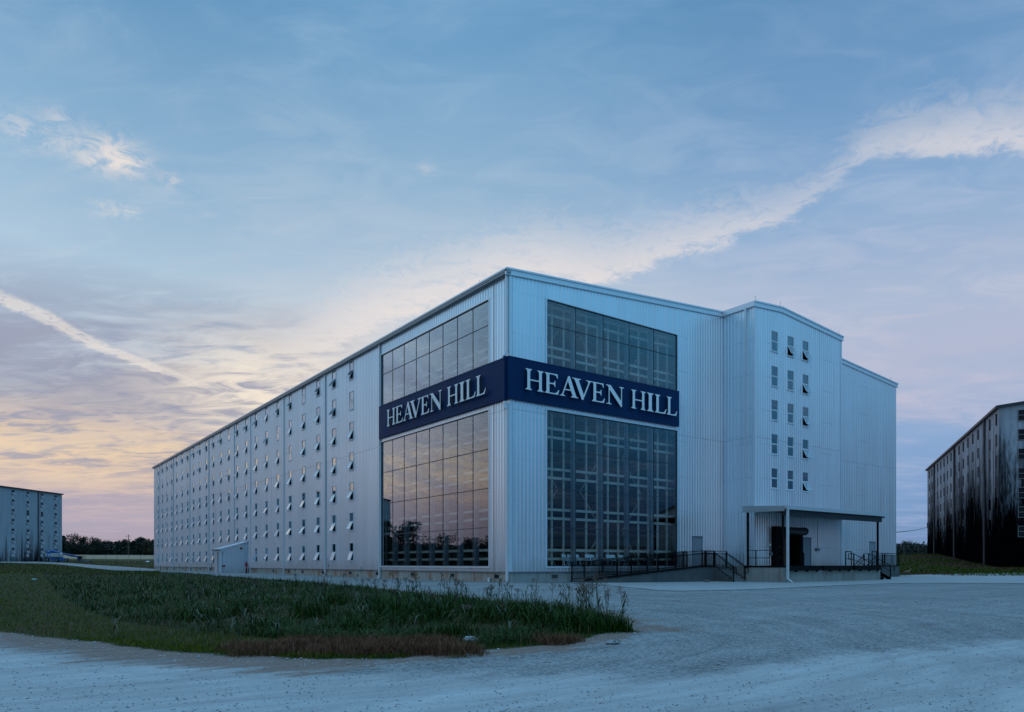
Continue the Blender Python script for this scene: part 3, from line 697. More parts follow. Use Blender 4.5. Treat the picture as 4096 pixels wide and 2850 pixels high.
# doors on the warehouse
def man_door(x0, x1, z0, z1, y, parent, frame=True, handle_right=True):
    mb = MB(); mb.box(x0,x0+.05,y-.06,y+.06,z0,z1); mb.box(x1-.05,x1,y-.06,y+.06,z0,z1); mb.box(x0+.05,x1-.05,y-.06,y+.06,z1-.05,z1); mb.box(x0-.04,x1+.04,y-.09,y-.045,z1,z1+.04)
    fr = mb.build('door', M['doorframe'], parent)
    mb = MB(); mb.box(x0+.05,x1-.05,y-.03,y+.02,z0+.01,z1-.05); lf = mb.build('leaf', M['door'], fr)
    hx = x1-.14 if handle_right else x0+.14
    mb = MB(); mb.bar((hx,y-.03,z0+1.0),(hx,y-.09,z0+1.0),.05,.05); mb.bar((hx,y-.09,z0+1.0),(hx-.12 if handle_right else hx+.12,y-.09,z0+1.0),.02,.02); mb.build('handle', M['box'], fr)
    return fr
man_door(15.96,17.06,-.15,1.93,0,wh,True,False); man_door(25.34,26.44,-.15,1.96,BY,wh); man_door(40.2,41.28,-.15,1.98,0,wh)
# dock door with black shelter and roller hood
mb = MB(); y = BY
mb.box(21.35,21.85,y-.42,y-.04,-.15,2.70); mb.box(21.851,24.40,y-.42,y-.04,2.10,2.17); mb.box(24.40,24.72,y-.42,y-.04,-.15,2.15); mb.box(21.851,22.45,y-.40,y-.04,2.171,2.68)
dd = mb.build('dock_door', M['rubber'], wh)
mb = MB(); mb.tube((22.45,y-.30,2.42),(25.10,y-.30,2.42),.27,16); mb.box(22.45,25.10,y-.30,y-.04,2.18,2.66); mb.cur = 1; mb.tube((25.10,y-.30,2.42),(25.18,y-.30,2.42),.30,16); mb.box(25.10,25.18,y-.30,y-.04,2.12,2.72); mb.build('roller_hood', [mat('dark_hood_steel',(0.045,0.05,0.055,1),.45,.3), M['rubber']], dd)
mb = MB(); mr = mat('faded_red_emblem', (0.16,0.02,0.03,1), .5)
for sgn, zc in ((1, 2.44),):
    pts = [(23.72+.34*math.cos(a), y-.575-.002, 2.40+.10*math.sin(a)) for a in np.linspace(0.35, PI-.35, 9)]; mb.path(pts, .012, 5)
    pts = [(23.72+.34*math.cos(a), y-.575-.002, 2.30+.10*math.sin(a)) for a in np.linspace(0.35, PI-.35, 9)]; mb.path(pts, .012, 5)
for k in range(6): xx = 23.50+.085*k; zz = 2.35+.10*math.sin(math.acos((xx-23.72)/.34)); mb.bar((xx,y-.578,zz-.03),(xx+.02,y-.578,zz+.03),.02,.01)
mb.build('emblem', mr, dd)
mb = MB()
for k, (a, wdt) in enumerate(((21.95,.10),(22.15,.38),(23.05,.20),(23.75,.34))): mb.box(a,a+wdt,y+.55,y+.70,-.15,2.15)
mb.box(21.9,24.3,y+.75,y+.85,.4,.55); mb.box(21.9,24.3,y+.75,y+.85,1.2,1.35); mb.build('timber_post', M['oldtimber'], dd)
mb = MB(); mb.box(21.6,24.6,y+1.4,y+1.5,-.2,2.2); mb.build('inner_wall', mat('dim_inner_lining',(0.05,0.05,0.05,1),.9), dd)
mb = MB(); mb.box(24.74,24.80,y-.12,y-.05,.62,1.28); mb.cur = 1; mb.box(24.74,24.80,y-.125,y-.05,.50,.62); mb.build('door_control', [M['chair'], mat('yellow_control',(0.55,0.42,0.03,1),.5)], dd)
mb = MB(); mb.path([(24.9,y-.07,2.1),(24.88,y-.07,.4),(25.0,y-.1,.05),(25.14,y-.1,.4),(25.18,y-.07,2.1)], .012, 5); mb.build('hanging_cable', M['dark'], dd)
def ebox(x0, x1, z0, z1, y, pm, conduit_to=None):
    mb = MB(); mb.box(x0,x1,y-.20,y-.04,z0,z1); o = mb.build('electrical_box', pm, wh)
    if conduit_to: mb = MB(); xx = x1-.1; mb.tube((xx,y-.06,z1),(xx,y-.06,conduit_to),.022,6); mb.build('conduit', M['box'], o)
ebox(26.97,27.38,.98,1.20,BY,M['box'],3.4); ebox(20.86,21.09,1.27,1.44,BY,M['pvc'],2.7); ebox(21.12,21.30,.60,.85,BY,M['box'],2.55)

# ------------------------------------------------------------------ signs
def foot(cx, hw, sw, r=True):            # going inward along the base then up the right side
    return [(cx+sw,0),(cx+sw,.028),(cx+hw+.035,.055),(cx+hw,.13)]
def mirx(pts, cx): return [(2*cx-x, y) for x, y in reversed(pts)]
def miry(pts): return [(x, 1-y) for x, y in reversed(pts)]
def L_I(cx=.17, hw=.076, sw=.165):
    a = foot(cx, hw, sw); b_ = miry(a); return [a+b_+mirx(a+b_, cx)], .34
def L_H():
    c1, c2, h1, h2, sw = .17, .80, .075, .075, .168
    a1 = foot(c1, h1, sw); a2 = foot(c2, h2, sw); bl = .455; bh = .515
    pts = a1+[(c1+h1,bl),(c2-h2,bl)]+mirx(a2, c2)+a2+miry(a2)+miry(mirx(a2, c2))+[(c2-h2,bh),(c1+h1,bh)]+miry(a1)+miry(mirx(a1, c1))+mirx(a1, c1)
    return [pts], .97
def L_E():
    c, h = .17, .076
    pts = [(.005,0),(.70,0),(.76,.24),(.725,.24),(.62,.09),(.52,.055),(c+h,.055),(c+h,.475),(.42,.475),(.50,.45),(.52,.36),(.555,.36),(.555,.66),(.52,.66),(.50,.565),(.42,.535),(c+h,.535),
           (c+h,.945),(.50,.945),(.60,.91),(.655,.79),(.69,.79),(.675,1.0),(.005,1.0),(.005,.972),(c-h-.035,.945),(c-h,.87),(c-h,.13),(c-h-.035,.055),(.005,.028)]
    return [pts], .77
def L_L():
    c, h = .17, .076
    pts = [(.005,0),(.64,0),(.72,.27),(.685,.27),(.58,.10),(.48,.06),(c+h,.06),(c+h,.87),(c+h+.035,.945),(c+.165,.972),(c+.165,1.0),(.005,1.0),(.005,.972),(c-h-.035,.945),(c-h,.87),(c-h,.13),(c-h-.035,.055),(.005,.028)]
    return [pts], .72
def L_A():
    out = [(-.02,0),(.27,0),(.27,.028),(.20,.05),(.175,.10),(.245,.31),(.585,.31),(.67,.10),(.655,.05),(.58,.028),(.58,0),(.98,0),(.98,.028),(.90,.055),(.86,.11),(.525,1.03),(.435,1.03),(.135,.16),(.07,.05),(-.02,.028)]
    hole = [(.27,.365),(.565,.365),(.42,.79)]
    return [out, hole], .93
def L_V():
    out = [(.45,-.03),(.52,-.03),(.84,.87),(.89,.945),(.97,.972),(.97,1.0),(.66,1.0),(.66,.972),(.76,.945),(.775,.88),(.545,.22),(.315,.87),(.32,.945),(.41,.972),(.41,1.0),(-.02,1.0),(-.02,.972),(.07,.945),(.115,.87)]
    return [out], .93
def L_N():
    c1, c2 = .16, .90
    out = [(.0,0),(.31,0),(.31,.028),(.22,.055),(.195,.13),(.195,.76),(.85,-.04),(.925,-.04),(.925,.87),(.95,.945),(1.04,.972),(1.04,1.0),(.75,1.0),(.75,.972),(.84,.945),(.872,.87),(.872,.27),(.26,1.0),(-.02,1.0),(-.02,.972),(.07,.945),(.140,.865),(.140,.13),(.115,.055),(.0,.028)]
    return [out], 1.02
GL = {'H': L_H, 'E': L_E, 'A': L_A, 'V': L_V, 'N': L_N, 'I': L_I, 'L': L_L}
def glyph_mesh(ch, Hh, Wd, dep):
    outl, nw = GL[ch](); cu = bpy.data.curves.new('glyph', 'CURVE'); cu.dimensions = '2D'; cu.fill_mode = 'BOTH'; cu.extrude = dep/2
    for pts in outl:
        s_ = cu.splines.new('POLY'); s_.points.add(len(pts)-1); s_.use_cyclic_u = True
        for p, (x, y) in zip(s_.points, pts): p.co = (x/nw*Wd, y*Hh, 0, 1)
    ob = bpy.data.objects.new('tmp', cu); C.objects.link(ob); dg = bpy.context.evaluated_depsgraph_get(); dg.update()
    me = bpy.data.meshes.new_from_object(ob.evaluated_get(dg)); bpy.data.objects.remove(ob); bpy.data.curves.remove(cu)
    me.materials.clear(); me.materials.append(M['letter']); me.materials.append(M['letterside'])
    for p in me.polygons: p.material_index = 0 if p.normal.z > 0.9 else 1
    return me
LET = [('H',.86,2.20),('E',2.28,3.42),('A',3.47,4.85),('V',4.47,6.02),('E',6.05,7.18),('N',7.28,8.81),('H',9.51,10.86),('I',10.97,11.63),('L',11.73,12.88),('L',12.90,13.97)]
LETL = [(c, 14.91-(u0-.86)*.996, 14.91-(u1-.86)*.996) for c, u0, u1 in LET]
SZ0, SZ1 = 9.52, 11.97
def sign(plane):
    if plane == 'F':
        o = thing('sign', (7.2,-.1,SZ0), 'navy sign with raised white serif letters on the end wall, right of the corner', 'sign')
        mb = MB()
        for a, b_ in ((0.005,3.6),(3.604,7.2),(7.204,10.8),(10.804,14.41)): mb.box(a,b_,-.20,-.06,SZ0,SZ1)
        mb.box(-.2,.0,-.20,-.06,SZ0,SZ1); mb.box(0,14.41,-.215,-.20,SZ1-.05,SZ1); mb.box(0,14.41,-.215,-.20,SZ0,SZ0+.05)
    else:
        o = thing('sign', (-.1,8.4,SZ0), 'navy sign with raised white serif letters on the long wall, left of the corner', 'sign')
        mb = MB()
        e = [-.055,3.3,6.7,10.0,13.4,16.66]
        for a, b_ in zip(e[:-1], e[1:]): mb.box(-.20,-.06,a+.002,b_-.002,SZ0,SZ1)
        mb.box(-.215,-.20,-.2,16.66,SZ1-.05,SZ1); mb.box(-.215,-.20,-.2,16.66,SZ0,SZ0+.05)
    mb.build('sign_panel', M['navy'], o)
    L0 = Vector(o.location)
    for ch, u0, u1 in (LET if plane == 'F' else LETL):
        Hh = 1.22; me = glyph_mesh(ch, Hh, abs(u1-u0), .09)
        ob = bpy.data.objects.new('letter', me); C.objects.link(ob); ob.parent = o
        z = 10.15
        if plane == 'F': ob.location = Vector((u0, -.36, z))-L0; ob.rotation_euler = (PI/2, 0, 0)
        else: ob.location = Vector((-.36, u0, z))-L0; ob.rotation_euler = (PI/2, 0, -PI/2)
        mb = MB()
        for fx in (.22,.75):
            uu = u0+(u1-u0)*fx
            if plane == 'F': mb.tube((uu,-.32,z+.5),(uu,-.20,z+.5),.015,6)
            else: mb.tube((-.32,uu,z+.5),(-.20,uu,z+.5),.015,6)
    return o
sign('F'); sign('L')

# ------------------------------------------------------------------ timber storage racks and chairs behind the glass
rk = thing('timber_rack', (8,8,-.32), 'pale timber barrel rack of posts and paired rails behind the corner glass', 'rack')
FL = -.32
xs_ = [0.95+.95*i for i in range(19)]
mb = MB()
for i in range(1, 19):
    for j in (.80,): mb.box(xs_[i]-.055,xs_[i]+.055,j-.05,j+.05,FL,16.6)
mb.build('post', M['timber'], rk)
mb = MB()
for j in range(9):
    for i in (.80,): yq = 2.75+1.84*j; mb.box(i-.05,i+.05,yq-.05,yq+.05,FL,16.6)
mb.build('post', M['timber'], rk)
RL = []
for k in range(7): RL += [(.28+2.5*k, 0), (.82+2.5*k, 1)]
mb = MB(); mb2 = MB()
for z, s_ in RL:
    z += .02
    for j in (.80,): mb.box(.5,18.6,j-.10,j-.051,z-.08,z+.08)
    for i in (.80,): mb2.box(i-.10,i-.051,1.5,18.6,z-.078,z+.078)
mb.build('rail', M['timber'], rk); mb2.build('rail', M['timber'], rk)
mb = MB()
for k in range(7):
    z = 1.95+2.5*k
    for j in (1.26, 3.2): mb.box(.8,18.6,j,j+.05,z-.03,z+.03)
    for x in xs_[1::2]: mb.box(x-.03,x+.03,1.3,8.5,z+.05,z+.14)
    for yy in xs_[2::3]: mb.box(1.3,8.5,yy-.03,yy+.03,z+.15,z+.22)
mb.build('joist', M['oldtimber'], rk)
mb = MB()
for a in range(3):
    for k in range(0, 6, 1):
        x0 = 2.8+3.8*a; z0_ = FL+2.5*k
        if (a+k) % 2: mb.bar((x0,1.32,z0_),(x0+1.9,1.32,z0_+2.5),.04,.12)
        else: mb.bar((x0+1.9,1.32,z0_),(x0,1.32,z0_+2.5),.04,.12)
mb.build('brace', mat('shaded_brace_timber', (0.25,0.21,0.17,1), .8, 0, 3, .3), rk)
mb = MB(); mb.box(1.0,18,.36,1.0,-.318,-.20); mb.box(.36,.98,.36,18,-.318,-.22); mb.build('edge_board', M['oldtimber'], rk)
# dark core of the storage floors further in
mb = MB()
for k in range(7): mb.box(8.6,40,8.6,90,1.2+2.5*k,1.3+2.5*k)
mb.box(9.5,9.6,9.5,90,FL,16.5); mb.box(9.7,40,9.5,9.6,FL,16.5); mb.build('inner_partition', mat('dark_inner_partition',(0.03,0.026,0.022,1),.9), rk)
def make_chair():
    o = thing('folding_chair', (0,0,0), '', '')
    mb = MB()
    for s_ in (-.2,.2): mb.bar((s_,.18,0),(s_,-.20,.82),.03,.035); mb.bar((s_*.9,-.20,0),(s_*.9,.16,.44),.03,.03)
    fr = mb.build('chair_frame', M['chair'], o)
    mb = MB(); mb.box(-.21,.21,-.18,.22,.43,.46); mb.build('seat', M['chair'], o)
    mb = MB(); mb.prism([(-.2,-.155,.62),(.2,-.155,.62),(.2,-.20,.80),(.08,-.21,.83),(-.08,-.21,.83),(-.2,-.20,.80)],(0,-.02,0)); mb.build('backrest', M['chair'], o)
    return o
chx = [4.59,5.05,5.60,6.53,6.90,7.46,8.37,8.74,9.48]; ordn = ['leftmost','second from the left','third from the left','fourth from the left','fifth from the left','sixth from the left','seventh from the left','eighth from the left','last on the right']
ch0 = make_chair()
for i, x in enumerate(chx):
    if i == 0: o = ch0
    else:
        o = ch0.copy(); C.objects.link(o)
        for c_ in ch0.children: c2 = c_.copy(); C.objects.link(c2); c2.parent = o
    o.location = (x, .42, -.20); o.scale = (.92,.8,.95); o.rotation_euler = (0,0,PI+random.uniform(-.25,.25))
    tag(o, 'white folding chair behind the low end wall glass, %s of nine' % ordn[i], 'folding chair', 'folding chairs inside the corner glass')

# ================================================================== DOCK, CANOPY, RAMP
DX0, DX1, DY = 18.2, 30.95, -5.75
dk = thing('loading_dock', (24.5,-4.2,-1.25), 'stained concrete loading dock with three black bumpers under the canopy', 'loading dock')
mb = MB(); mb.box(DX0,DX1,DY,BY-.04,-1.7,-.15); mb.box(DX0,BX0-.05,BY-.04,-.06,-1.7,-.15)
for x in (20.4,22.6,24.8,27.0,29.2): mb.box(x-.012,x+.012,DY-.006,DY,-1.5,-.36)
mb.build('dock_wall', M['concrete'], dk)
mb = MB(); mb.box(DX0-.03,DX0,DY,BY-.1,-.25,-.13); mb.box(DX0-.03,DX1+.02,DY-.03,DY,-.25,-.13); mb.build('edge_angle', M['black'], dk)
for a, b_ in ((3147.5,3274.5),(3285,3401.5),(3410.5,3515.5)):
    x0 = onY(a,0,DY)[0]; x1 = onY(b_,0,DY)[0]; mb = MB(); mb.box(x0,x1,DY-.20,DY-.035,-.46,-.16)
    n_ = 3
    for k in range(n_): xx = x0+(x1-x0)*(k+.75)/n_; mb.box(xx-.05,xx+.05,DY-.16,DY-.04,-.55,-.46)
    mb.build('bumper', M['rubber'], dk)
cn = thing('canopy', (24.5,-4.2,-.15), 'pale metal canopy on dark posts over the loading dock', 'canopy')
CXL, CXR, CYF = 18.05, 31.1, -6.0
mb = MB(); mb.prism([(CXL,CYF,3.70),(CXL,BY-.05,3.92),(CXL,BY-.05,4.0),(CXL,CYF,3.78)],(CXR-CXL,0,0)); mb.build('roof', M['trim'], cn)
mb = MB(); mb.box(CXL-.04,CXR+.04,CYF-.16,CYF-.02,3.64,3.86); mb.prism([(CXL-.04,CYF-.165,3.60),(CXR+.04,CYF-.165,3.60),(CXR+.04,CYF-.225,3.84),(CXL-.04,CYF-.225,3.84)],(0,.055,0)); mb.build('gutter', M['trim'], cn)
mb = MB(); mb.prism([(CXL-.05,CYF,3.48),(CXL-.05,BY-.02,3.55),(CXL-.05,BY-.02,4.02),(CXL-.05,CYF,3.82)],(.045,0,0)); mb.build('fascia', M['grey'], cn); mb = MB(); mb.prism([(CXR,CYF,3.48),(CXR,BY-.02,3.55),(CXR,BY-.02,4.02),(CXR,CYF,3.82)],(.045,0,0)); mb.build('fascia', M['grey'], cn)
bm_ = mat('dark_canopy_beam', (0.02,0.024,0.032,1), .5)
mb = MB(); mb.box(CXL+.2,CXR-.15,CYF+.12,CYF+.27,3.18,3.62); mb.build('beam', bm_, cn)
mb = MB()
for k in range(16): yy = CYF+.45+.18*k; mb.box(CXL+.1,CXR-.1,yy,yy+.06,3.56+.01*k,3.66+.01*k)
mb.build('purlin', M['oldtimber'], cn)
for x, y, z1_ in ((18.34,BY-.22,3.6),(18.36,CYF+.33,3.45),(30.72,CYF+.33,3.3)):
    mb = MB(); mb.box(x-.06,x+.06,y-.06,y+.06,-.15,z1_); mb.box(x-.16,x+.16,y-.16,y+.16,-.15,-.12); mb.build('post', M['black'], cn)
mb = MB(); x = 18.18; y = CYF-.12; mb.box(x-.05,x+.10,y-.06,y+.06,-1.0,3.66); mb.prism([(x-.07,y-.075,-1.0),(x+.12,y-.075,-1.0),(x+.28,y-.22,-1.20),(x+.12,y-.28,-1.24)],(0,.15,0)); mb.build('downspout', M['pipe'], cn)

def rail_run(parent, p0, p1, base0, base1, n_post, posts=None, second=True, grab=None, bal=True, h=1.07, bottom=.09):
    """guard between plan points p0 and p1; base0/base1 the floor heights at the ends"""
    p0 = Vector((p0[0],p0[1],0)); p1 = Vector((p1[0],p1[1],0)); L = (p1-p0).length
    at3 = lambda s_, z: (p0.x+(p1.x-p0.x)*s_, p0.y+(p1.y-p0.y)*s_, base0+(base1-base0)*s_+z)
    ps = posts if posts is not None else [i/(n_post-1) for i in range(n_post)]
    for s_ in ps:
        mb = MB(); a = at3(s_, -.06); b_ = at3(s_, h); mb.box(a[0]-.032,a[0]+.032,a[1]-.032,a[1]+.032,a[2],b_[2]); mb.build('post', M['black'], parent)
    mb = MB(); mb.bar(at3(0,h+.02), at3(1,h+.02), .06, .045)
    mb.bar(at3(0,bottom), at3(1,bottom), .04, .04)
    if second: mb.bar(at3(0,h-.13), at3(1,h-.13), .035, .035)
    mb.build('rail', M['black'], parent)
    if grab:
        mb = MB(); d = (p1-p0).normalized(); nrm = Vector((-d.y, d.x, 0))*grab
        a = Vector(at3(-.01, h-.20))+nrm*.09; b_ = Vector(at3(1.01, h-.20))+nrm*.09; mb.tube(a, b_, .02, 6)
        for s_ in ps: c_ = Vector(at3(s_, h-.24)); mb.tube(c_, c_+nrm*.09+Vector((0,0,.03)), .01, 5)
        mb.build('handrail', M['black'], parent)
    if bal:
        mb = MB(); k = max(2, int(L/.115))
        for i in range(1, k):
            s_ = i/k; a = at3(s_, bottom); mb.box(a[0]-.009,a[0]+.009,a[1]-.009,a[1]+.009,a[2],a[2]+(h-.13 if second else h)-bottom)
        mb.build('baluster_infill', M['black'], parent)
RY = -1.3
rp = thing('access_ramp', (11,-.7,-1.2), 'dark concrete access ramp and steps rising to the end wall door', 'ramp')
mb = MB(); mb.prism([(4.6,RY,-1.7),(15.5,RY,-1.7),(15.5,RY,-.20),(4.6,RY,-1.03)],(0,-RY-.06,0)); mb.box(15.5,18.19,RY,-.06,-1.7,-.20); mb.build('ramp_wall', M['ramp'], rp)
mb = MB(); mb.bar((4.6,RY-.03,-1.0),(15.5,RY-.03,-.17),.05,.09); mb.box(15.5,16.8,RY-.055,RY-.005,-.22,-.13); mb.build('kerb_channel', M['black'], rp)
mb = MB(); ny = 6; run = 1.55
for i in range(1, ny):
    z = -.20-(1.04/ny)*i; y1 = RY-run*(i-1)/(ny-1); y0 = RY-run*i/(ny-1)
    mb.box(16.98,18.19,y0,y1-.001,-1.7,z)
    mb.box(16.98,18.19,y0-.02,y0-.001,z-.035,z)
mb.build('steps', M['step'], rp)
mb = MB(); pl = [(16.78,RY-.001,-1.7),(16.78,RY-run,-1.7)]
for i in range(ny-1, 0, -1):
    z = -.20-(1.04/ny)*i+.0; y0 = RY-run*i/(ny-1); y1 = RY-run*(i-1)/(ny-1); pl += [(16.78,y0,z+.04),(16.78,y1-.001,z+.04)]
mb.prism(pl, (.19,0,0)); mb.build('cheek_wall', M['ramp'], rp)
rr = thing('ramp_railing', (11,-.7,-1.1), 'long black baluster railing along the ramp and landing at the end wall', 'railing')
rail_run(rr, (4.62,RY), (15.5,RY), -1.03, -.19, 5, grab=1)
rail_run(rr, (15.5,RY), (16.8,RY), -.19, -.19, 3, posts=[.3,1.0], grab=1)
rail_run(rr, (4.62,-.16), (14.9,-.16), -1.03, -.24, 5, grab=-1)
rail_run(rr, (14.92,-.16), (15.25,-.16), -.24, -.21, 2)
rail_run(rr, (17.12,-.20), (18.16,-.20), -.19, -.19, 2)
rail_run(rr, (18.16,-.24), (18.16,RY), -.19, -.19, 2)
def stair_rail(name, x, ya, za, yb, zb, label, loopd=.32, bal=True):
    o = thing(name, (x,yb,zb), label, 'handrail', None)
    mb = MB()
    for y, z in ((ya,za),(yb,zb)): mb = MB(); mb.box(x-.032,x+.032,y-.032,y+.032,z-.04,z+.98); mb.build('post', M['black'], o)
    dyz = Vector((0,yb-ya,zb-za)).normalized()
    mb = MB(); mb.bar((x,ya+.02,za+1.0),(x,yb,zb+1.0),.045,.05); e = Vector((x,yb,zb+1.0))+dyz*loopd; mb.bar((x,yb,zb+1.0),e,.045,.045); mb.bar(e,(x,e.y,e.z-.30),.04,.04); mb.bar((x,e.y,e.z-.30),(x,yb,e.z-.30),.04,.04)
    mb.bar((x,ya,za+.06),(x,yb,zb+.10),.035,.04); mb.build('rail', M['black'], o)
    mb = MB(); mb.tube((x+.07,ya+.25,za+.87),(x+.07,ya,za+.87),.018,6); mb.tube((x+.07,ya,za+.87),(x+.07,yb-.1,zb+.80),.018,6); mb.build('handrail', M['black'], o)
    if bal:
        mb = MB(); n_ = 12
        for i in range(1, n_):
            s_ = i/n_; y = ya+(yb-ya)*s_; z = za+(zb-za)*s_; mb.box(x-.008,x+.008,y-.008,y+.008,z+.08,z+.98)
        mb.build('baluster_infill', M['black'], o)
stair_rail('stair_railing', 16.86, RY, -.2, RY-run, -1.2, 'black handrail on the left side of the ramp steps')
stair_rail('stair_railing', 18.12, RY, -.2, RY-run, -1.12, 'black handrail on the right side of the ramp steps, next to the dock')
# plain guard on the dock's left edge
gd = thing('dock_guard', (18.34,-4.2,-.15), 'plain two bar black guard on the left edge of the dock', 'railing')
mb = MB(); mb.bar((18.34,BY-.3,.92),(18.34,CYF+.4,.92),.045,.045); mb.bar((18.34,BY-.3,.40),(18.34,CYF+.4,.40),.045,.045); mb.build('rail', M['black'], gd)
mb = MB(); mb.box(18.31,18.37,-3.62,-3.56,-.13,.9); mb.build('post', M['black'], gd)
bl = thing('bollard', (24.95,-2.95,-.15), 'black steel bollard between the dock door and the personnel door', 'bollard')
mb = MB(); mb.tube((24.95,-2.95,-.15),(24.95,-2.95,.80),.15,16); mb.build('post', M['rubber'], bl); mb = MB(); mb.tube((24.95,-2.95,.80),(24.95,-2.95,.84),.15,16,.09); mb.build('cap', M['rubber'], bl)
for a, b_, lab in ((310,475,'black guard frame on the dock front, left one of two'),(1080,1208,'black guard frame on the dock front, right one beside the canopy post')):
    x0 = onY(3340+a/7.264,0,-5.55)[0]; x1 = onY(3340+b_/7.264,0,-5.55)[0]; o = thing('guard_frame', ((x0+x1)/2,-5.55,-.15), lab, 'guard')
    mb = MB(); zt = .86 if a < 900 else .93
    mb.box(x0-.03,x0+.03,-5.58,-5.52,-.15,zt); mb.build('post', M['black'], o); mb = MB(); mb.box(x1-.03,x1+.03,-5.58,-5.52,-.15,zt); mb.build('post', M['black'], o)
    mb = MB(); mb.box(x0-.03,x1+.03,-5.58,-5.52,zt+.001,zt+.06); mb.box(x0+.031,x1-.031,-5.57,-5.53,.34,.39); mb.build('rail', M['black'], o)
# steel stair at the dock's right end
st_ = thing('steel_stair', (31.7,-4.9,-1.2), 'narrow black steel stair at the right end of the dock', 'stair')
mb = MB()
for x in (31.02, 32.1): mb.bar((x,-4.2,-.25),(x,-5.95,-1.2),.05,.26)
mb.build('stringer', M['black'], st_)
mb = MB()
for i in range(5): mb.box(31.06,32.06,-4.5-.29*i,-4.25-.29*i,-.36-.17*i,-.33-.17*i)
mb.box(31.0,32.12,-4.2,-2.9,-.22,-.17); mb.build('tread', M['black'], st_)
def diag_rail(parent, x, y0, z0, y1, z1, lower=True):
    mb = MB(); mb.bar((x,y0,z0),(x,y1,z1),.045,.045); mb.bar((x,y0,z0),(x,y0+.42,z0),.045,.045); mb.bar((x,y0+.42,z0),(x,y0+.42,z0-.45),.04,.04); mb.bar((x,y0+.42,z0-.45),(x,y0,z0-.45),.04,.04)
    mb.bar((x,y0,z0-.45),(x,y1,z1-.45),.04,.04); mb.box(x-.03,x+.03,y0-.03,y0+.03,-.2,z0-.02); mb.box(x-.03,x+.03,y1-.03,y1+.03,-1.22,z1)
    mb.bar((x,y1,z1),(x,y1-.30,z1-.12),.045,.045); mb.bar((x,y1-.30,z1-.12),(x,y1-.30,z1-.45),.04,.04)
    mb.build('handrail', M['black'], parent)
diag_rail(st_, 31.05, -3.6, .80, -5.5, -.25); diag_rail(st_, 32.1, -4.25, .80, -5.95, -.12)
# far landing with railing, right of the dock
LX0, LX1, LY = 39.0, 42.9, -1.45
ld = thing('landing', (41,-.7,-1.25), 'dark concrete landing block with black balusters at the right end of the end wall', 'landing')
mb = MB(); mb.box(LX0,LX1,LY,-.06,-1.7,-.18); mb.build('landing_wall', M['ramp'], ld)
mb = MB(); mb.bar((LX0,LY-.03,-.16),(LX1,LY-.03,-.16),.05,.08); mb.build('kerb_channel', M['black'], ld)
lr = thing('landing_railing', (41,LY,-.18), 'black baluster railing round the far landing block', 'railing')
rail_run(lr, (LX0+.03,LY+.04), (LX1-.04,LY+.04), -.16, -.16, 3, posts=[0,.22,1.0]); rail_run(lr, (LX1-.04,LY+.08), (LX1-.04,-.12), -.16, -.16, 2, posts=[1.0])
mb = MB()
for i in range(5): mb.box(LX0-.3*(i+1),LX0-.3*i-.001,LY+.1,-.1,-1.7,-.35-.17*i)
mb.build('steps', M['step'], ld)
for y, lab in ((LY+.1,'sloping black handrail at the front of the far landing steps'),(-.2,'sloping black handrail on the wall side of the far landing steps')):
    o = thing('stair_railing', (LX0-.8,y,-1.2), lab, 'handrail'); mb = MB()
    mb.bar((LX0+.1,y,.80),(LX0-1.7,y,-.18),.045,.045); mb.bar((LX0+.1,y,.45),(LX0-1.7,y,-.55),.035,.035); mb.box(LX0+.07,LX0+.13,y-.03,y+.03,-.18,.8); mb.box(LX0-1.73,LX0-1.67,y-.03,y+.03,-1.3,-.2); mb.build('handrail', M['black'], o)

# ================================================================== LEAN-TO AND FIRE PIPES
an = thing('lean_to', (-1.5,52,-1.1), 'small pale ribbed metal lean-to shed against the long wall', 'shed')
AX = -3.05; AY0, AY1 = annexY; zl, zh = 1.60, 2.42
mb = MB(); ribwall(mb, (AX,AY0,0), (1,0,0), (0,-1,0), -AX-.05, -1.25, lambda u: zl+(zh-zl)*u/3.05, lap=50); mb.build('wall', M['siding'], an)
mb = MB(); ribwall(mb, (AX,AY0,0), (0,1,0), (-1,0,0), AY1-AY0, -1.25, lambda u: zl, [(.42,1.32,-1.2,1.33)], lap=50); mb.box(AX+.06,-.06,AY1-.03,AY1,-1.25,zl); mb.build('wall', M['siding'], an)
mb = MB(); mb.prism([(AX-.22,AY0-.2,zl-.02),(-.06,AY0-.2,zh+.06),(-.06,AY0-.2,zh+.14),(AX-.22,AY0-.2,zl+.06)],(0,AY1-AY0+.4,0)); mb.build('roof', M['trim'], an)
mb = MB(); mb.box(AX-.34,AX-.225,AY0-.2,AY1+.2,zl-.10,zl+.05); mb.build('gutter', M['eave'], an)
mb = MB(); mb.box(AX-.06,AX+.10,AY0-.05,AY0-.037,-1.2,zl-.1); mb.box(AX-.06,AX-.045,AY0-.036,AY0+.22,-1.2,zl-.1); mb.build('corner_trim', M['trim'], an)
mb = MB(); mb.box(AX-.05,AX+.02,AY0+.43,AY0+1.31,-1.19,1.32); dr = mb.build('door', M['door'], an)
mb = MB(); mb.box(AX-.10,AX-.05,AY0+.50,AY0+.60,-.15,-.10); mb.build('handle', M['box'], dr)
mb = MB(); mb.box(AX-.17,AX-.06,AY0-.03,AY0+.09,-1.0,zl-.1); mb.prism([(AX-.17,AY0-.03,-1.0),(AX-.06,AY0-.03,-1.0),(AX-.30,AY0-.03,-1.14),(AX-.42,AY0-.03,-1.10)],(0,.12,0)); mb.build('downspout', M['pipe'], an)
mb = MB(); x, z = onY(963.7,2194.5,AY0)[:2]; mb.tube((x,AY0-.16,z),(x,AY0-.04,z),.13,16); mb.tube((x,AY0-.19,z),(x,AY0-.16,z),.06,12,.13); mb.build('alarm_bell', M['red'], an)
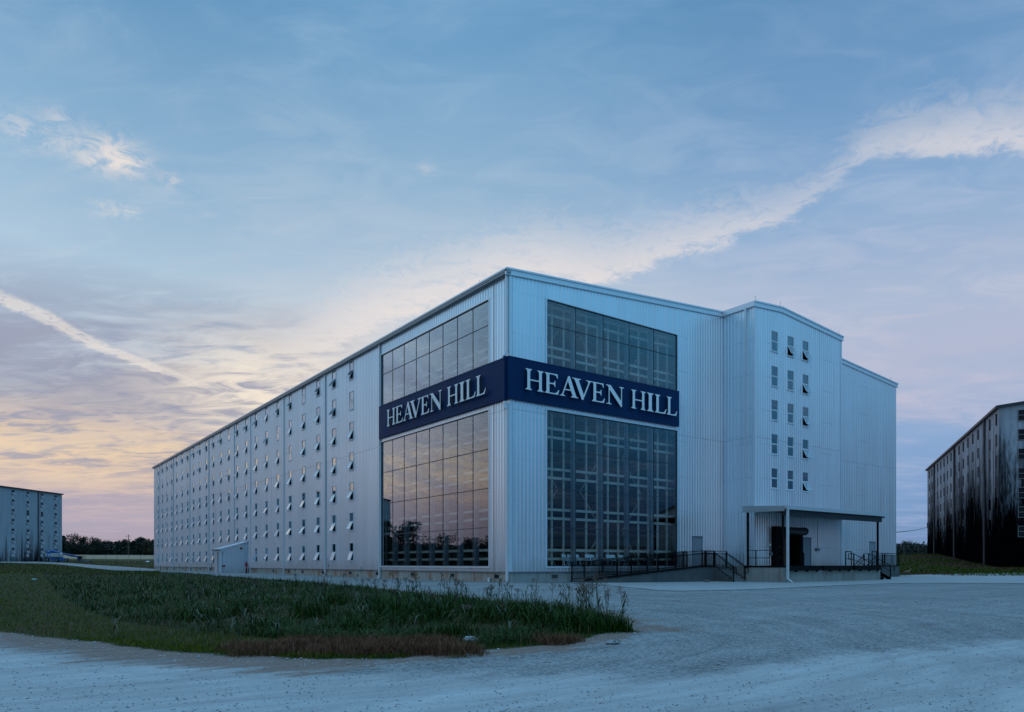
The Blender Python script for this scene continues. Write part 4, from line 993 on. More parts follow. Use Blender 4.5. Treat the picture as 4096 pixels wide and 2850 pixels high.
mb = MB(); mb.tube((AX+.28,AY0-.34,-.25),(AX+.28,AY0-.04,-.25),.06,10); mb.tube((AX+.28,AY0-.36,-.25),(AX+.28,AY0-.30,-.25),.12,12); mb.tube((AX+.05,AY0-.22,-.25),(AX+.28,AY0-.22,-.25),.05,8); mb.build('hose_connection', M['red'], an)
mb = MB(); mb.tube((AX+.15,AY0-.10,1.2),(AX+.15,AY0-.26,1.28),.02,6); mb.tube((AX+.15,AY0-.26,1.28),(AX+.15,AY0-.26,1.05),.05,8,.07); mb.build('wall_lamp', M['box'], an)
mb = MB(); mb.path([(AX,AY1+.1,.35),(AX-.02,AY1+1.3,-.05),(AX-.02,AY1+1.3,-.65),(AX,AY1+.1,-.65)],.03,6); mb.build('handrail', M['black'], an)
px_, pt = 985.5, 76.0; sx, sy = atD(px_, pt); sz = gh(sx, sy)
sp2 = thing('standpipe', (sx,sy,sz), 'red fire standpipe with valve head on the gravel in front of the lean-to', 'standpipe')
mb = MB(); mb.tube((sx,sy,sz-.05),(sx,sy,sz+.95),.085,14); mb.build('post', M['red'], sp2, True)
mb = MB(); mb.tube((sx,sy,sz+.95),(sx,sy,sz+1.14),.13,14,.11); mb.tube((sx,sy,sz+1.14),(sx,sy,sz+1.20),.07,10); mb.tube((sx-.17,sy,sz+.85),(sx+.2,sy-.03,sz+.85),.06,10); mb.build('valve_head', M['red'], sp2)
mb = MB(); mb.path([(sx+.2,sy,sz+.85),(sx+.45,sy-.3,sz+.45),(sx+.9,sy-.8,sz+.28),(-.12,sy-3.0,sz+.26),(-.1,sy-4.8,sz+.22)], .015, 5); mb.build('chain', M['wire'], sp2)
x, y, z, t_ = onG(1956, 2329)
pp = thing('drain_cap', (x,y,z), 'short white plastic drain pipe stub on the gravel by the corner', 'pipe')
mb = MB(); mb.tube((x,y,z-.05),(x,y,z+.18),.085,14); mb.build('pipe', M['pvc'], pp, True); mb = MB(); mb.tube((x,y,z+.18),(x,y,z+.25),.11,14); mb.build('cap', M['pvc'], pp)

# ================================================================== OTHER WAREHOUSES
def stained(name, base, hi, lo, seed):
    """pale sheet walls blackened from the ground up by whiskey fungus, in ragged vertical runs"""
    m = bpy.data.materials.new(name); m.use_nodes = True; t = NT(m.node_tree); b = m.node_tree.nodes['Principled BSDF']
    gm = t.n('ShaderNodeNewGeometry'); s_ = t.n('ShaderNodeSeparateXYZ'); t.link(gm.outputs['Position'], s_.inputs[0])
    x, y, z = (V(t, s_.outputs[i]) for i in range(3))
    run = t.noise(t.comb(x*1.7+seed, y*1.7, z*0.16), 1.0, 6, 0.7); big = t.noise(t.comb(x*.12+seed, y*.12, z*.05), 1.0, 3, 0.6); tone = t.noise(t.comb(t.m('FLOOR', (x+y)/1.1), seed, t.m('FLOOR', z/3.0)), 2.3, 0)
    k = z + (run-0.5)*(hi-lo)*1.9 + (big-0.5)*(hi-lo)*1.6 + (t.noise(t.comb(x*5+seed, y*5, z*.9), 1.0, 5, .7)-0.5)*(hi-lo)*1.3
    msk = t.sstep(k, hi, lo)
    f = (tone-0.5)*0.22+(run-0.5)*0.18+1.0
    c = t.mix(1.0, base, t.comb(f, f, f), 'MULTIPLY')
    rustm = t.sstep(t.noise(t.comb(x*2.2, y*2.2+seed, z*.07), 1.3, 3, .6), .60, .72)
    c = t.mix(rustm*0.45, c, (0.20,0.10,0.07,1))
    col_ = t.noise(t.comb(x*.75+seed, y*.75, z*.03), 1.0, 5, .7)
    drip = t.sstep(col_+(run-0.5)*0.25, 0.45, 0.60)*t.sstep(z, hi+6.5, hi-3)
    c = t.mix(drip*0.85, c, (0.012,0.010,0.012,1))
    t.put(b.inputs['Base Color'], t.mix(msk, c, (0.0015,0.0018,0.0025,1))); b.inputs['Roughness'].default_value = 1.0; b.inputs['Specular IOR Level'].default_value = 0.0
    return m
def rickhouse(name, A, D, L, Nrm, depth, zg, ze, cols, rows, wmat, label, dsp=(), patches=False, ends=(), gable=0.0, wht=1.35, ww=.95, sash=True, grime=False):
    """A corner, D direction along the long wall, Nrm outward normal; depth goes to -Nrm"""
    A = Vector((A[0],A[1],0)); D = Vector((D[0],D[1],0)).normalized(); Nn = Vector((Nrm[0],Nrm[1],0)).normalized(); Zv = Vector((0,0,1))
    o = thing(name, (A.x,A.y,zg), label, 'building')
    B = A-Nn*depth
    def PT(u, n, z): return A+D*u+Nn*n+Zv*z
    mb = MB(); mb.prism([PT(0,0,zg-1.5),PT(L,0,zg-1.5),PT(L,-depth,zg-1.5),PT(0,-depth,zg-1.5)], (0,0,ze-zg+1.5))
    rz = gable
    if rz:
        for u in (0.0, L-.1): mb.prism([PT(u,0,ze),PT(u,-depth,ze),PT(u,-depth/2,ze+rz)], D*.1)
    mb.build('wall', wmat, o)
    mb = MB(); mb.prism([PT(-.3,.35,ze-.1),PT(-.3,-depth/2,ze+rz+.05),PT(-.3,-depth/2,ze+rz+.35),PT(-.3,.35,ze+.2)], D*(L+.6)); mb.prism([PT(-.3,-depth-.35,ze-.1),PT(-.3,-depth/2,ze+rz+.05),PT(-.3,-depth/2,ze+rz+.35),PT(-.3,-depth-.35,ze+.2)], D*(L+.6))
    mb.build('roof', mat(name+'_roof_edge',(0.035,0.035,0.04,1),.6), o)
    fr = mat('grimy_window_frame', (0.03,0.022,0.022,1) if grime else (0.45,0.46,0.48,1), .6, spec=.1)
    gm3_ = mat('blackened_shutter', (0.004,0.004,0.005,1), 1.0, spec=0.0)
    gm2_ = mat('sooty_shutter', (0.13,0.11,0.115,1), .9, 0, 2, .4, spec=.02)
    pm_ = mat('pale_patch',(0.42,0.44,0.47,1),.7,0,2,.15)
    proto = None
    for cu in cols:
        for rwz in rows:
            c = PT(cu, .03, rwz); wd = ww/2
            if proto is None:
                proto = 1
            mb = MB(); ctr = PT(cu, .02, rwz+wht/2); mb.obox(ctr, D, Nn, Zv, wd, .03, wht/2); mb.cur = 1
            for s_ in (-1, 1): mb.obox(PT(cu+s_*(wd-.03), .07, rwz+wht/2), D, Nn, Zv, .03, .022, wht/2)
            for zz in (0.03, wht/2, wht-.03): mb.obox(PT(cu, .07, rwz+zz), D, Nn, Zv, wd-.06, .022, .03)
            wv = mb.build('window', [M['dark'] if (not grime or rwz > 15) else (gm2_ if rwz > 8 else gm3_), fr if (not grime or rwz > 15) else (gm2_ if rwz > 8 else gm3_)], o)
            if sash and random.random() < .85:
                mb = MB(); a = math.radians(25); dn = Nn*math.sin(a)-Zv*math.cos(a); nn = Nn*math.cos(a)+Zv*math.sin(a); h0 = PT(cu, .10, rwz+wht/2)
                ln = wht/2
                for s_ in (-1, 1): mb.obox(h0+D*s_*(wd-.05)+dn*ln/2, D, dn, nn, .04, ln/2, .015)
                mb.obox(h0+dn*ln, D, dn, nn, wd, .03, .015); mb.cur = 1; mb.obox(h0+dn*ln/2, D, dn, nn, wd-.1, ln/2-.03, .004)
                mb.build('sash', [fr, M['pane']], wv)
        if patches:
            for rwz in rows: mb = MB(); mb.obox(PT(cu, .03, rwz-.58), D, Nn, Zv, ww/2-.02, .03, .46); mb.build('wall_patch', pm_, o)
    for u in dsp:
        mb = MB(); mb.tube(PT(u,.14,zg-.5), PT(u,.14,ze-.05), .14, 8); mb.build('downspout', mat('stained_downspout',(0.06,0.05,0.055,1),.6), o)
    for zz in np.arange(zg+3.2, ze-1, 3.9):
        pass
    return o, PT
# left, far behind the bank
LA = Vector((-5.66, 212.36)); LB = Vector((-20.61, 196.04)); LD = (LA-LB).normalized(); LL = 78.0; L0_ = LA-LD*LL; LN = Vector((LD.y, -LD.x))
def on_line(px, A, D):
    r = ray(px); a = np.array([[r[0], -D[0]],[r[1], -D[1]]]); tt = np.linalg.solve(a, np.array([A[0]-CAM[0], A[1]-CAM[1]])); return tt[1], tt[0]
cols = [on_line(p, L0_, LD)[0] for p in (222.3,167.2,110.8,51.6)]; stp = (cols[0]-cols[3])/3
cols += [cols[3]-stp*k for k in range(1, 11) if cols[3]-stp*k > 1]
rows = [18.25-2.56*k for k in range(7)]
M['mould_l'] = stained('mould_stained_grey_wall', (0.33,0.37,0.41,1), 6.0, -0.4, 3.0)
lw, PTL = rickhouse('warehouse', L0_, LD, LL, LN, 30, 1.16, 20.05, cols, rows, M['mould_l'], 'grey metal warehouse at the far left with black mould along its foot', dsp=(on_line(152.5, L0_, LD)[0],), patches=True)
mb = MB(); p_ = PTL(on_line(2, L0_, LD)[0]-.8, -4, 20.3); mb.tube(p_, p_+Vector((0,0,.9)), .7, 12); mb.tube(p_+Vector((0,0,.9)), p_+Vector((0,0,1.5)), 1.0, 12, .7); mb.build('roof_vent', M['dark'], lw)
# right, on the hillside
RC = Vector((72.55, 1.30)); RF = Vector((126.64, 33.45)); RD_ = (RF-RC).normalized(); RN = Vector((-RD_.y, RD_.x)); 
if RN.dot(Vector((CAM[0]-RC.x, CAM[1]-RC.y))) < 0: RN = -RN
LR = (RF-RC).length; cols = [1.2+3.66*k for k in range(17) if 1.2+3.66*k < LR-.8]
rowsR = [16.6-2.49*k for k in range(7)]
M['mould_r'] = stained('mould_blackened_white_wall', (0.40,0.39,0.43,1), 15.6, 6.6, 9.0)
rw, PTR = rickhouse('warehouse', RC, RD_, LR, RN, 34, -.45, 18.5, cols, rowsR, M['mould_r'], 'white warehouse at the right edge, its lower half blackened by mould', dsp=[on_line(p, RC, RD_)[0] for p in (3942,3820,3739.5)], gable=1.7, ww=.5, sash=False, grime=True)
# paired windows of its end wall, past the corner
rn2 = -RD_; fr2 = mat('grimy_end_window_frame', (0.18,0.19,0.2,1), .5)
for k in range(7):
    z = 16.75-2.27*k
    mb = MB(); u0 = on_line(4071, RC, -RN)[0]
    for j in range(1):
        c = Vector((RC.x, RC.y, 0))-Vector((RN.x, RN.y, 0))*(u0+.95)+Vector((rn2.x, rn2.y, 0))*.03+Vector((0,0,z+.65))
        Xd = Vector((-RN.x,-RN.y,0)); Nd = Vector((rn2.x, rn2.y, 0)); Zv = Vector((0,0,1))
        mb.cur = 0; mb.obox(c, Xd, Nd, Zv, .95, .03, .66); mb.cur = 1
        for a in (-.92, 0, .92): mb.obox(c+Xd*a+Nd*.04, Xd, Nd, Zv, .03, .02, .66)
        for a in (-.62, 0, .62): mb.obox(c+Zv*a+Nd*.065, Xd, Nd, Zv, .95, .015, .03)
    mb.build('window', [M['dark'], fr2], rw)
for u_, dd_ in ((1.5, 0),): pass
# warehouses on the other side of the yard, seen as reflections in the glass
M['mould_b'] = stained('mould_stained_cream_wall', (0.30,0.30,0.30,1), 5.0, 1.5, 14.0)
def bearing(az_deg, dist, ox=CAM[0], oy=CAM[1]): return Vector((ox+dist*math.cos(math.radians(az_deg)), oy+dist*math.sin(math.radians(az_deg))))
A1 = bearing(-38, 150, -24.7, 34.0); D1 = Vector((math.cos(math.radians(40)), math.sin(math.radians(40))))
rickhouse('warehouse', A1-D1*8, D1, 60, Vector((-D1.y, D1.x)), 26, -1.4, 11.5, [4,12,20,28,36], [8.5,5.5,2.5,-.4], M['mould_b'], 'cream warehouse across the yard, behind the camera to the right', sash=False)
A2 = bearing(-62, 230, -24.7, 34.0); D2 = Vector((math.cos(math.radians(35)), math.sin(math.radians(35))))
rickhouse('warehouse', A2, D2, 110, Vector((-D2.y, D2.x)), 20, -1.4, 5.2, [8+12*k for k in range(8)], [.5], M['mould_b'], 'long low shed with a dark roof across the yard, behind the camera', gable=2.5, sash=False)
# overhead line from the main building to the right warehouse
e0_ = Vector((XR, 1.0, 3.66)); dpx, dt = on_line(3716, RC, RD_); e1_ = PTR(dpx, .3, (HY-2110)/F*dt)
tt_ = onY(3590, 2131.5, 0.0); e0_ = Vector((XR, .5, tt_[1]))
wr = thing('overhead_wire', tuple(e0_), 'single dark wire from the main warehouse to the right one', 'wire')
mb = MB(); mb.path([e0_.lerp(e1_, k/12)+Vector((0,0,-.15*math.sin(PI*k/12))) for k in range(13)], .035, 5); mb.build('cable', M['wire'], wr)
mb = MB(); mb.tube(e1_-Vector((0,0,.1)), e1_+Vector((0,0,.9)), .07, 6); mb.build('mast', M['dark'], wr)

# ================================================================== TREES
def leafmat(name, a, b_, c_=None):
    m = bpy.data.materials.new(name); m.use_nodes = True; t = NT(m.node_tree); b = m.node_tree.nodes['Principled BSDF']
    at = t.n('ShaderNodeAttribute', attribute_name='tone'); pts = [(0, a), (0.75, b_), (1, c_ or b_)]
    t.put(b.inputs['Base Color'], t.ramp(V(t, at.outputs['Fac']), pts)); b.inputs['Roughness'].default_value = 0.7; b.inputs['Specular IOR Level'].default_value = 0.2
    return m
M['leafA'] = leafmat('dark_green_leaves', (0.006,0.012,0.009,1), (0.026,0.034,0.022,1))
M['leafB'] = leafmat('autumn_tinged_leaves', (0.018,0.020,0.012,1), (0.075,0.060,0.028,1))
M['bark'] = mat('dark_bark', (0.05,0.04,0.033,1), .9, 0, 3, .3)
def mesh_np(name, vs, fs, mat_, tone=None):
    me = bpy.data.meshes.new(name); nv = len(vs); nf, k = fs.shape
    me.vertices.add(nv); me.vertices.foreach_set('co', np.ascontiguousarray(vs, dtype='f').reshape(-1))
    me.loops.add(nf*k); me.loops.foreach_set('vertex_index', np.ascontiguousarray(fs, dtype='i').reshape(-1))
    me.polygons.add(nf); me.polygons.foreach_set('loop_start', np.arange(0, nf*k, k, dtype='i'))
    try: me.polygons.foreach_set('loop_total', np.full(nf, k, dtype='i'))
    except Exception: pass
    me.update(calc_edges=True); me.materials.append(mat_)
    if tone is not None:
        at = me.attributes.new('tone', 'FLOAT', 'POINT'); at.data.foreach_set('value', np.asarray(tone, 'f'))
    return me
def tree(x, y, z, h, wd, leaf, label, n=900, group=None, trunk_h=None, ls=1.0, obl=False):
    o = thing('tree', (x,y,z), label, 'tree', group)
    mb = MB(); th = h*.35; mb.tube((x,y,z-.5),(x,y,z+th),h*.028,8,h*.018)
    for k in range(5):
        a = k*1.26+random.random(); q_ = (x+math.cos(a)*wd*.27, y+math.sin(a)*wd*.27, z+h*(.5+.08*k)); mb.tube((x,y,z+th*.8),q_,h*.014,6,h*.006)
    mb.tube((x,y,z+th),(x,y,z+h*.85),h*.018,6,h*.005); mb.build('trunk', M['bark'], o)
    # clumps spread through an uneven crown
    nc = 22; cl = []
    for k in range(nc):
        a = rng.uniform(0, 2*PI); rr_ = rng.uniform(.15, 1)**.6*wd*.40; zz = rng.uniform(.08, .90)*h
        sh = 1-max(0, (zz/h-.55))*1.15; cl.append((x+math.cos(a)*rr_*sh, y+math.sin(a)*rr_*sh, z+zz, wd*rng.uniform(.13,.26)))
    cl = np.array(cl); w_ = cl[:,3]**2; w_ /= w_.sum(); ci = rng.choice(nc, n, p=w_)
    dirs = rng.normal(size=(n,3)); dirs /= np.linalg.norm(dirs, axis=1)[:,None]; rad_ = rng.uniform(.3,1.12,n)**.7
    P0 = cl[ci,:3]+dirs*(cl[ci,3]*rad_)[:,None]*np.array([1,1,.85])
    s_ = rng.uniform(.45,1.0,n)*h*.035*ls; a1 = rng.normal(size=(n,3)); a1 /= np.linalg.norm(a1,axis=1)[:,None]; a2 = np.cross(a1, rng.normal(size=(n,3))); a2 /= np.linalg.norm(a2,axis=1)[:,None]
    q_ = np.stack([P0-a1*s_[:,None], P0+a2*(s_*.6)[:,None], P0+a1*s_[:,None], P0-a2*(s_*.6)[:,None]],1).reshape(-1,3)-np.array([x,y,z])
    tone = np.repeat(np.clip(rng.uniform(0,1,nc)[ci]*.6+rng.uniform(0,.4,n), 0, 1), 4)
    me = mesh_np('crown', q_, np.arange(4*n).reshape(n,4), leaf, tone); ob = bpy.data.objects.new('crown', me); C.objects.link(ob); ob.parent = o
    return o
ordw = ['first','second','third','fourth','fifth','sixth','seventh','eighth','ninth','tenth','eleventh','twelfth','thirteenth','fourteenth','fifteenth','sixteenth']
tl = [(232,2146,46,'A'),(252,2140,30,'A'),(296,2144,66,'A'),(334,2151,44,'B'),(376,2153,56,'A'),(408,2160,36,'A'),(432,2166,40,'B'),(456,2164,34,'A'),(484,2162,38,'A'),(504,2160,40,'B'),(540,2150,42,'A'),(568,2150,40,'A'),(592,2156,36,'B'),(612,2160,34,'A'),(640,2156,44,'A')]
for i, (px, top, wpx, kd) in enumerate(tl):
    tD = 350+random.uniform(-18,22); x, y = atD(px, tD); z = gh(x,y); h = (HY-top)/F*tD-z
    kind = 'dark rounded tree' if kd == 'A' else 'rust tinged tree'
    tree(x, y, z, h*1.02, wpx*1.25/F*tD, M['leaf'+kd], '%s, %s from the left in the far treeline' % (kind, ordw[i] if i < 15 else 'last'), 3200, 'trees of the far treeline beyond the field', ls=1.2)
# undergrowth that closes the foot of the wood
def scrub(name, px0, px1, t0, t1, h0, h1, n, label, leaf, ls=.7):
    px = rng.uniform(px0, px1, n); tt = rng.uniform(t0, t1, n); u = (px-CX)/F
    xx = CAM[0]+tt*(FW[0]+u*RT[0]); yy = CAM[1]+tt*(FW[1]+u*RT[1]); zz = H(xx,yy)+rng.uniform(0,1,n)**1.2*(h0+(h1-h0)*rng.uniform(0,1,n))
    P0 = np.stack([xx,yy,zz],-1); s_ = rng.uniform(.5,1.2,n)*ls; a1 = rng.normal(size=(n,3)); a1 /= np.linalg.norm(a1,axis=1)[:,None]; a2 = np.cross(a1, rng.normal(size=(n,3))); a2 /= np.linalg.norm(a2,axis=1)[:,None]
    q_ = np.stack([P0-a1*s_[:,None],P0+a2*(s_*.6)[:,None],P0+a1*s_[:,None],P0-a2*(s_*.6)[:,None]],1).reshape(-1,3)
    me = mesh_np(name, q_, np.arange(4*n).reshape(n,4), leaf, np.repeat(rng.uniform(0,.8,n),4)); ob = bpy.data.objects.new(name, me); C.objects.link(ob); return tag(ob, label, 'undergrowth', None, 'stuff')
scrub('undergrowth', 180, 700, 338, 372, 1.5, 6.0, 11000, 'dark undergrowth at the foot of the far treeline', M['leafA'], .8)
tr = [(3600,2172,34),(3625,2158,42),(3652,2168,40),(3682,2180,44),(3706,2190,36),(3560,2168,40)]
for i, (px, top, wpx) in enumerate(tr):
    tD = 205+random.uniform(-8,10); x, y = atD(px, tD); z = gh(x,y); h = (HY-top)/F*tD-z
    lab = ['dark tree just right of the main warehouse, leftmost of the hill clump','tallest dark tree of the clump on the hill','middle dark tree of the clump on the hill','low wide tree of the clump on the hill','small pale topped tree beside the right warehouse','dark tree half hidden behind the main warehouse end'][i]
    tree(x, y, z, h*1.0, wpx*1.35/F*tD, M['leafA' if i != 4 else 'leafB'], lab, 1300, 'trees on the hill between the warehouses', ls=1.1)
scrub('undergrowth', 3560, 3730, 195, 215, 1.5, 3.5, 2500, 'dark undergrowth below the hill trees', M['leafA'], .45)
# trees reflected in the glass, off to the left of the view
k = 0
for azd, dist, h in ((113.5,150,4.6),(115.2,150,8.0),(116.6,152,8.3),(118.1,150,8.0),(119.6,155,4.9),(121.2,150,5.3),(122.9,152,4.6),(124.6,150,5.4),(126.4,150,4.9),(130,150,5.0),(128,150,5)):
    p = bearing(azd, dist, 24.7, -34.0); k += 1
    tree(p.x, p.y, gh(p.x,p.y), h+1.2, 6.0, M['leafA'], 'dark tree beyond the left edge of the view, %s of its row' % ordw[k-1], 1600, 'trees beyond the left edge', ls=1.2)

n = 9000; aa = np.radians(rng.uniform(100, 140, n)); dd3 = rng.uniform(143, 158, n); xx = 24.7+dd3*np.cos(aa); yy3 = -34.0+dd3*np.sin(aa); f3_, r3_ = cam_uv(xx, yy3); kq = r3_/np.maximum(f3_, 1) < -.80; xx, yy3 = xx[kq], yy3[kq]; n = len(xx); zz = H(xx,yy3)+rng.uniform(0,4.2,n)
P0 = np.stack([xx,yy3,zz],-1); s_ = rng.uniform(.4,.9,n); a1 = rng.normal(size=(n,3)); a1 /= np.linalg.norm(a1,axis=1)[:,None]; a2 = np.cross(a1, rng.normal(size=(n,3))); a2 /= np.linalg.norm(a2,axis=1)[:,None]
me = mesh_np('undergrowth', np.stack([P0-a1*s_[:,None],P0+a2*(s_*.6)[:,None],P0+a1*s_[:,None],P0-a2*(s_*.6)[:,None]],1).reshape(-1,3), np.arange(4*n).reshape(n,4), M['leafA'], np.repeat(rng.uniform(0,.8,n),4)); ob = bpy.data.objects.new('undergrowth', me); C.objects.link(ob); tag(ob, 'dark undergrowth beyond the left edge of the view', 'undergrowth', None, 'stuff')

# ================================================================== POLES, FENCES, MACHINES
def fence(px0, px1, t0, t1, n, label, h=1.9):
    x, y = atD(px0, t0); o = thing('chain_link_fence', (x,y,gh(x,y)), label, 'fence'); prev = None
    mesh = MB(); railm = MB()
    for i in range(n):
        s_ = i/(n-1); px = px0+(px1-px0)*s_; t_ = t0+(t1-t0)*s_; x, y = atD(px, t_); z = gh(x,y)
        mb = MB(); mb.tube((x,y,z-.2),(x,y,z+h),.05,6); mb.build('post', M['fence'], o)
        if prev:
            a = Vector(prev); b_ = Vector((x,y,z)); railm.tube(a+Vector((0,0,h)), b_+Vector((0,0,h)), .03, 5)
            L = (b_-a).length; kk = int(L/.5)
            for j in range(kk):
                p = a.lerp(b_, j/kk); q2 = a.lerp(b_, min(1, (j+2)/kk))
                mesh.bar(p+Vector((0,0,.05)), q2+Vector((0,0,h)), .008, .008); mesh.bar(q2+Vector((0,0,.05)), p+Vector((0,0,h)), .008, .008)
        prev = (x,y,z)
    railm.build('top_rail', M['fence'], o); mesh.build('wire_mesh', M['fence'], o)
fence(330, 655, 224, 236, 8, 'thin chain link fence in front of the stubble field')
fence(3560, 3730, 140, 145, 4, 'thin chain link fence on the hilltop below the trees', 1.7)
x, y = atD(514, 330); z = gh(x,y); zt = (HY-2138.5)/F*330
up_ = thing('utility_pole', (x,y,z), 'wooden utility pole with crossarms in front of the far trees', 'utility pole')
mb = MB(); mb.tube((x,y,z-.5),(x,y,zt),.20,8,.13); mb.build('pole', M['wood_pole'], up_)
R3 = Vector((RT[0],RT[1],0))
for zz, w0, w1 in ((zt-.8,-1.05,.95),(zt-2.3,-1.1,1.1)):
    mb = MB(); mb.bar(Vector((x,y,zz))+R3*w0, Vector((x,y,zz))+R3*w1, .14, .14)
    for s_ in (w0,0,w1): mb.tube(Vector((x,y,zz+.05))+R3*s_, Vector((x,y,zz+.28))+R3*s_, .06, 6)
    mb.build('crossarm', M['wood_pole'], up_)
mb = MB(); mb.tube(Vector((x,y,zt-.9))+R3*-1.05, Vector((x,y,zt-1.6))+R3*-1.05, .05, 6); mb.build('insulator', M['dark'], up_)
x2, y2 = atD(-250, 300)
for i, (zo, off, zl_) in enumerate(((zt+.1,0,19.6),(zt-.9,-1,16.6),(zt-2.1,-1,14.6),(zt-2.4,1,13.6))):
    a = Vector((x,y,zo))+R3*off; b_ = Vector((x2,y2,zl_)); o = thing('power_line', tuple(a), ['thin top power line left of the pole','thin second power line left of the pole','thin third power line left of the pole','thin lowest power line left of the pole'][i], 'wire')
    mb = MB(); mb.path([a.lerp(b_, k/14)+Vector((0,0,-1.2*math.sin(PI*k/14))) for k in range(15)], .02, 4); mb.build('cable', M['wire'], o)
x3, y3 = atD(760, 330)
o = thing('power_line', (x,y,zt-2.6), 'thin power line running right from the pole across the trees', 'wire'); mb = MB(); a = Vector((x,y,zt-2.4)); b_ = Vector((x3,y3,zt-4.6)); mb.path([a.lerp(b_, k/8)+Vector((0,0,-.6*math.sin(PI*k/8))) for k in range(9)], .02, 4); mb.build('cable', M['wire'], o)

# boom lift: u to the right of the view, v away, scaled from the photograph's 12 m length
LT = 188.0
bx_, by_ = atD(262, LT); bz_ = (HY-2249.0)/F*LT
lf = thing('boom_lift', (bx_,by_,bz_), 'blue boom lift with grey cowls, parked by the left warehouse', 'boom lift')
K = LT/F/9.184   # metres per pixel of the enlarged study
def Lp(zx, zy, v=0.0):
    u = (150+zx/9.184-262)*LT/F; zz = bz_+(2249.3-(2130+zy/9.184))*LT/F
    return Vector((bx_+RT[0]*u+FW[0]*v, by_+RT[1]*u+FW[1]*v, zz))
F3 = Vector((FW[0],FW[1],0))
def Lprism(mb, pts, v0, v1): return mb.prism([Lp(a,b_,v0) for a, b_ in pts], F3*(v1-v0))
mb = MB(); Lprism(mb, [(450,660),(585,665),(600,700),(560,760),(545,905),(440,905)], -1.1, 1.1); mb.build('counterweight', M['lift_blue'], lf)
mb = MB()
for a, b_, wd_ in ((470,500,9),(470,545,0),(485,520,0)): pass
for zx, zy, ww_ in ((505,690,60),(505,822,70),(500,870,28)): c = Lp(zx, zy, -1.12); mb.obox(c, R3, F3, Vector((0,0,1)), ww_/2*K*.9, .01, .09)
mb.build('marking', M['chair'], lf)
mb = MB(); Lprism(mb, [(565,770),(900,772),(945,785),(965,815),(965,920),(550,920),(550,800)], -1.15, -.2); Lprism(mb, [(370,775),(450,765),(440,900),(385,900)], -1.0, 1.0)
for k_ in range(3): Lprism(mb, [(560,868+18*k_),(960,868+18*k_),(960,874+18*k_),(560,874+18*k_)], -1.20, -1.15)
mb.build('cowl', M['lift_grey'], lf)
mb = MB(); Lprism(mb, [(890,800),(925,800),(925,850),(890,850)], -1.17, -1.15); mb.build('tail_marker', mat('red_marker',(0.2,.02,.03,1),.5), lf)
mb = MB(); Lprism(mb, [(540,930),(860,930),(1100,960),(1060,1000),(1030,1045),(860,1050),(560,1040)], -.9, .9); mb.build('chassis', M['lift_blue'], lf)
mb = MB(); Lprism(mb, [(520,920),(900,920),(880,945),(540,945)], -.8, .8); mb.build('turntable', M['dark'], lf)
for zx, zy, rr_, v in ((455,1010,70,-1.2),(800,1030,62,-1.2),(1145,1025,64,-1.2),(700,1015,58,.9)):
    c = Lp(zx, zy, v); mb = MB(); r0 = rr_*K; mb.tube(c, c+F3*.42, r0, 22); wv = mb.build('wheel', M['tyre'], lf); mb = MB(); mb.tube(c-F3*.02, c+F3*.1, r0*.5, 14); mb.build('rim', M['box'], wv)
mb = MB(); Lprism(mb, [(585,668),(700,705),(900,760),(1460,862),(1490,880),(1400,912),(1290,905),(900,800),(720,755),(600,740)], -.28, .28); Lprism(mb, [(590,690),(690,700),(740,750),(610,745)], -.36, .36); mb.build('boom', M['lift_blue'], lf)
mb = MB(); Lprism(mb, [(700,742),(1400,886),(1400,905),(700,762)], -.30, -.285); mb.build('hose_track', M['dark'], lf)
mb = MB(); Lprism(mb, [(1455,865),(1515,875),(1560,960),(1610,1060),(1560,1055),(1500,1000),(1460,920)], -.2, .2); mb.build('jib', M['lift_blue'], lf)
mb = MB()
for v in (-.9,.9):
    for zx in (1530,1600,1685): mb.bar(Lp(zx,880,v), Lp(zx,1060,v), .07, .07)
    for zy in (882,930,985,1058): mb.bar(Lp(1530,zy,v), Lp(1685,zy,v), .07, .07)
for zx in (1530,1685):
    for zy in (882,930,985,1058): mb.bar(Lp(zx,zy,-.9), Lp(zx,zy,.9), .07, .07)
Lprism(mb, [(1530,1050),(1690,1050),(1690,1068),(1530,1068)], -.9, .9); Lprism(mb, [(1570,885),(1675,890),(1675,1000),(1580,1000)], -.86, -.5)
mb.build('basket', M['dark'], lf)
mb = MB(); Lprism(mb, [(1690,1045),(1830,1050),(1830,1068),(1690,1068)], -.3, .3); Lprism(mb, [(1832,1040),(1885,1045),(1880,1065),(1832,1068)], -.25, .25); mb.build('hitch', M['lift_blue'], lf)

# odds and ends lying in the grass
def lump(name, px, py, lx, lz, m, label, cat, tilt=0.0):
    x, y, z, t_ = onG(px, py); o = thing(name, (x,y,z), label, cat); bm = bmesh.new(); bmesh.ops.create_icosphere(bm, subdivisions=2, radius=1)
    sd = random.random()*9
    for v in bm.verts:
        n_ = .78+.22*math.sin(v.co.x*4+sd)*math.cos(v.co.y*5+sd*2)+.10*math.sin(v.co.z*7+sd); v.co = Vector((v.co.x*lx*n_, v.co.y*lx*.6*n_, v.co.z*lz*n_+lz*.6))
    me = bpy.data.meshes.new(name); bm.to_mesh(me); bm.free(); me.materials.append(m); ob = bpy.data.objects.new('body', me); C.objects.link(ob); ob.parent = o; ob.rotation_euler = (0,0,AZ-PI/2+tilt)
    return o
lump('tarpaulin', 591, 2250, .75, .26, M['chair'], 'white and dark crumpled tarpaulin on the grass below the fence', 'tarpaulin')
lump('rock', 1882, 2571, .19, .08, M['stone'], 'pale rock at the front edge of the green grass bank', 'rock', .4)
lump('rock', 2450, 2580, .16, .06, M['stone'], 'flat pale rock just off the bank tip', 'rock', .4)
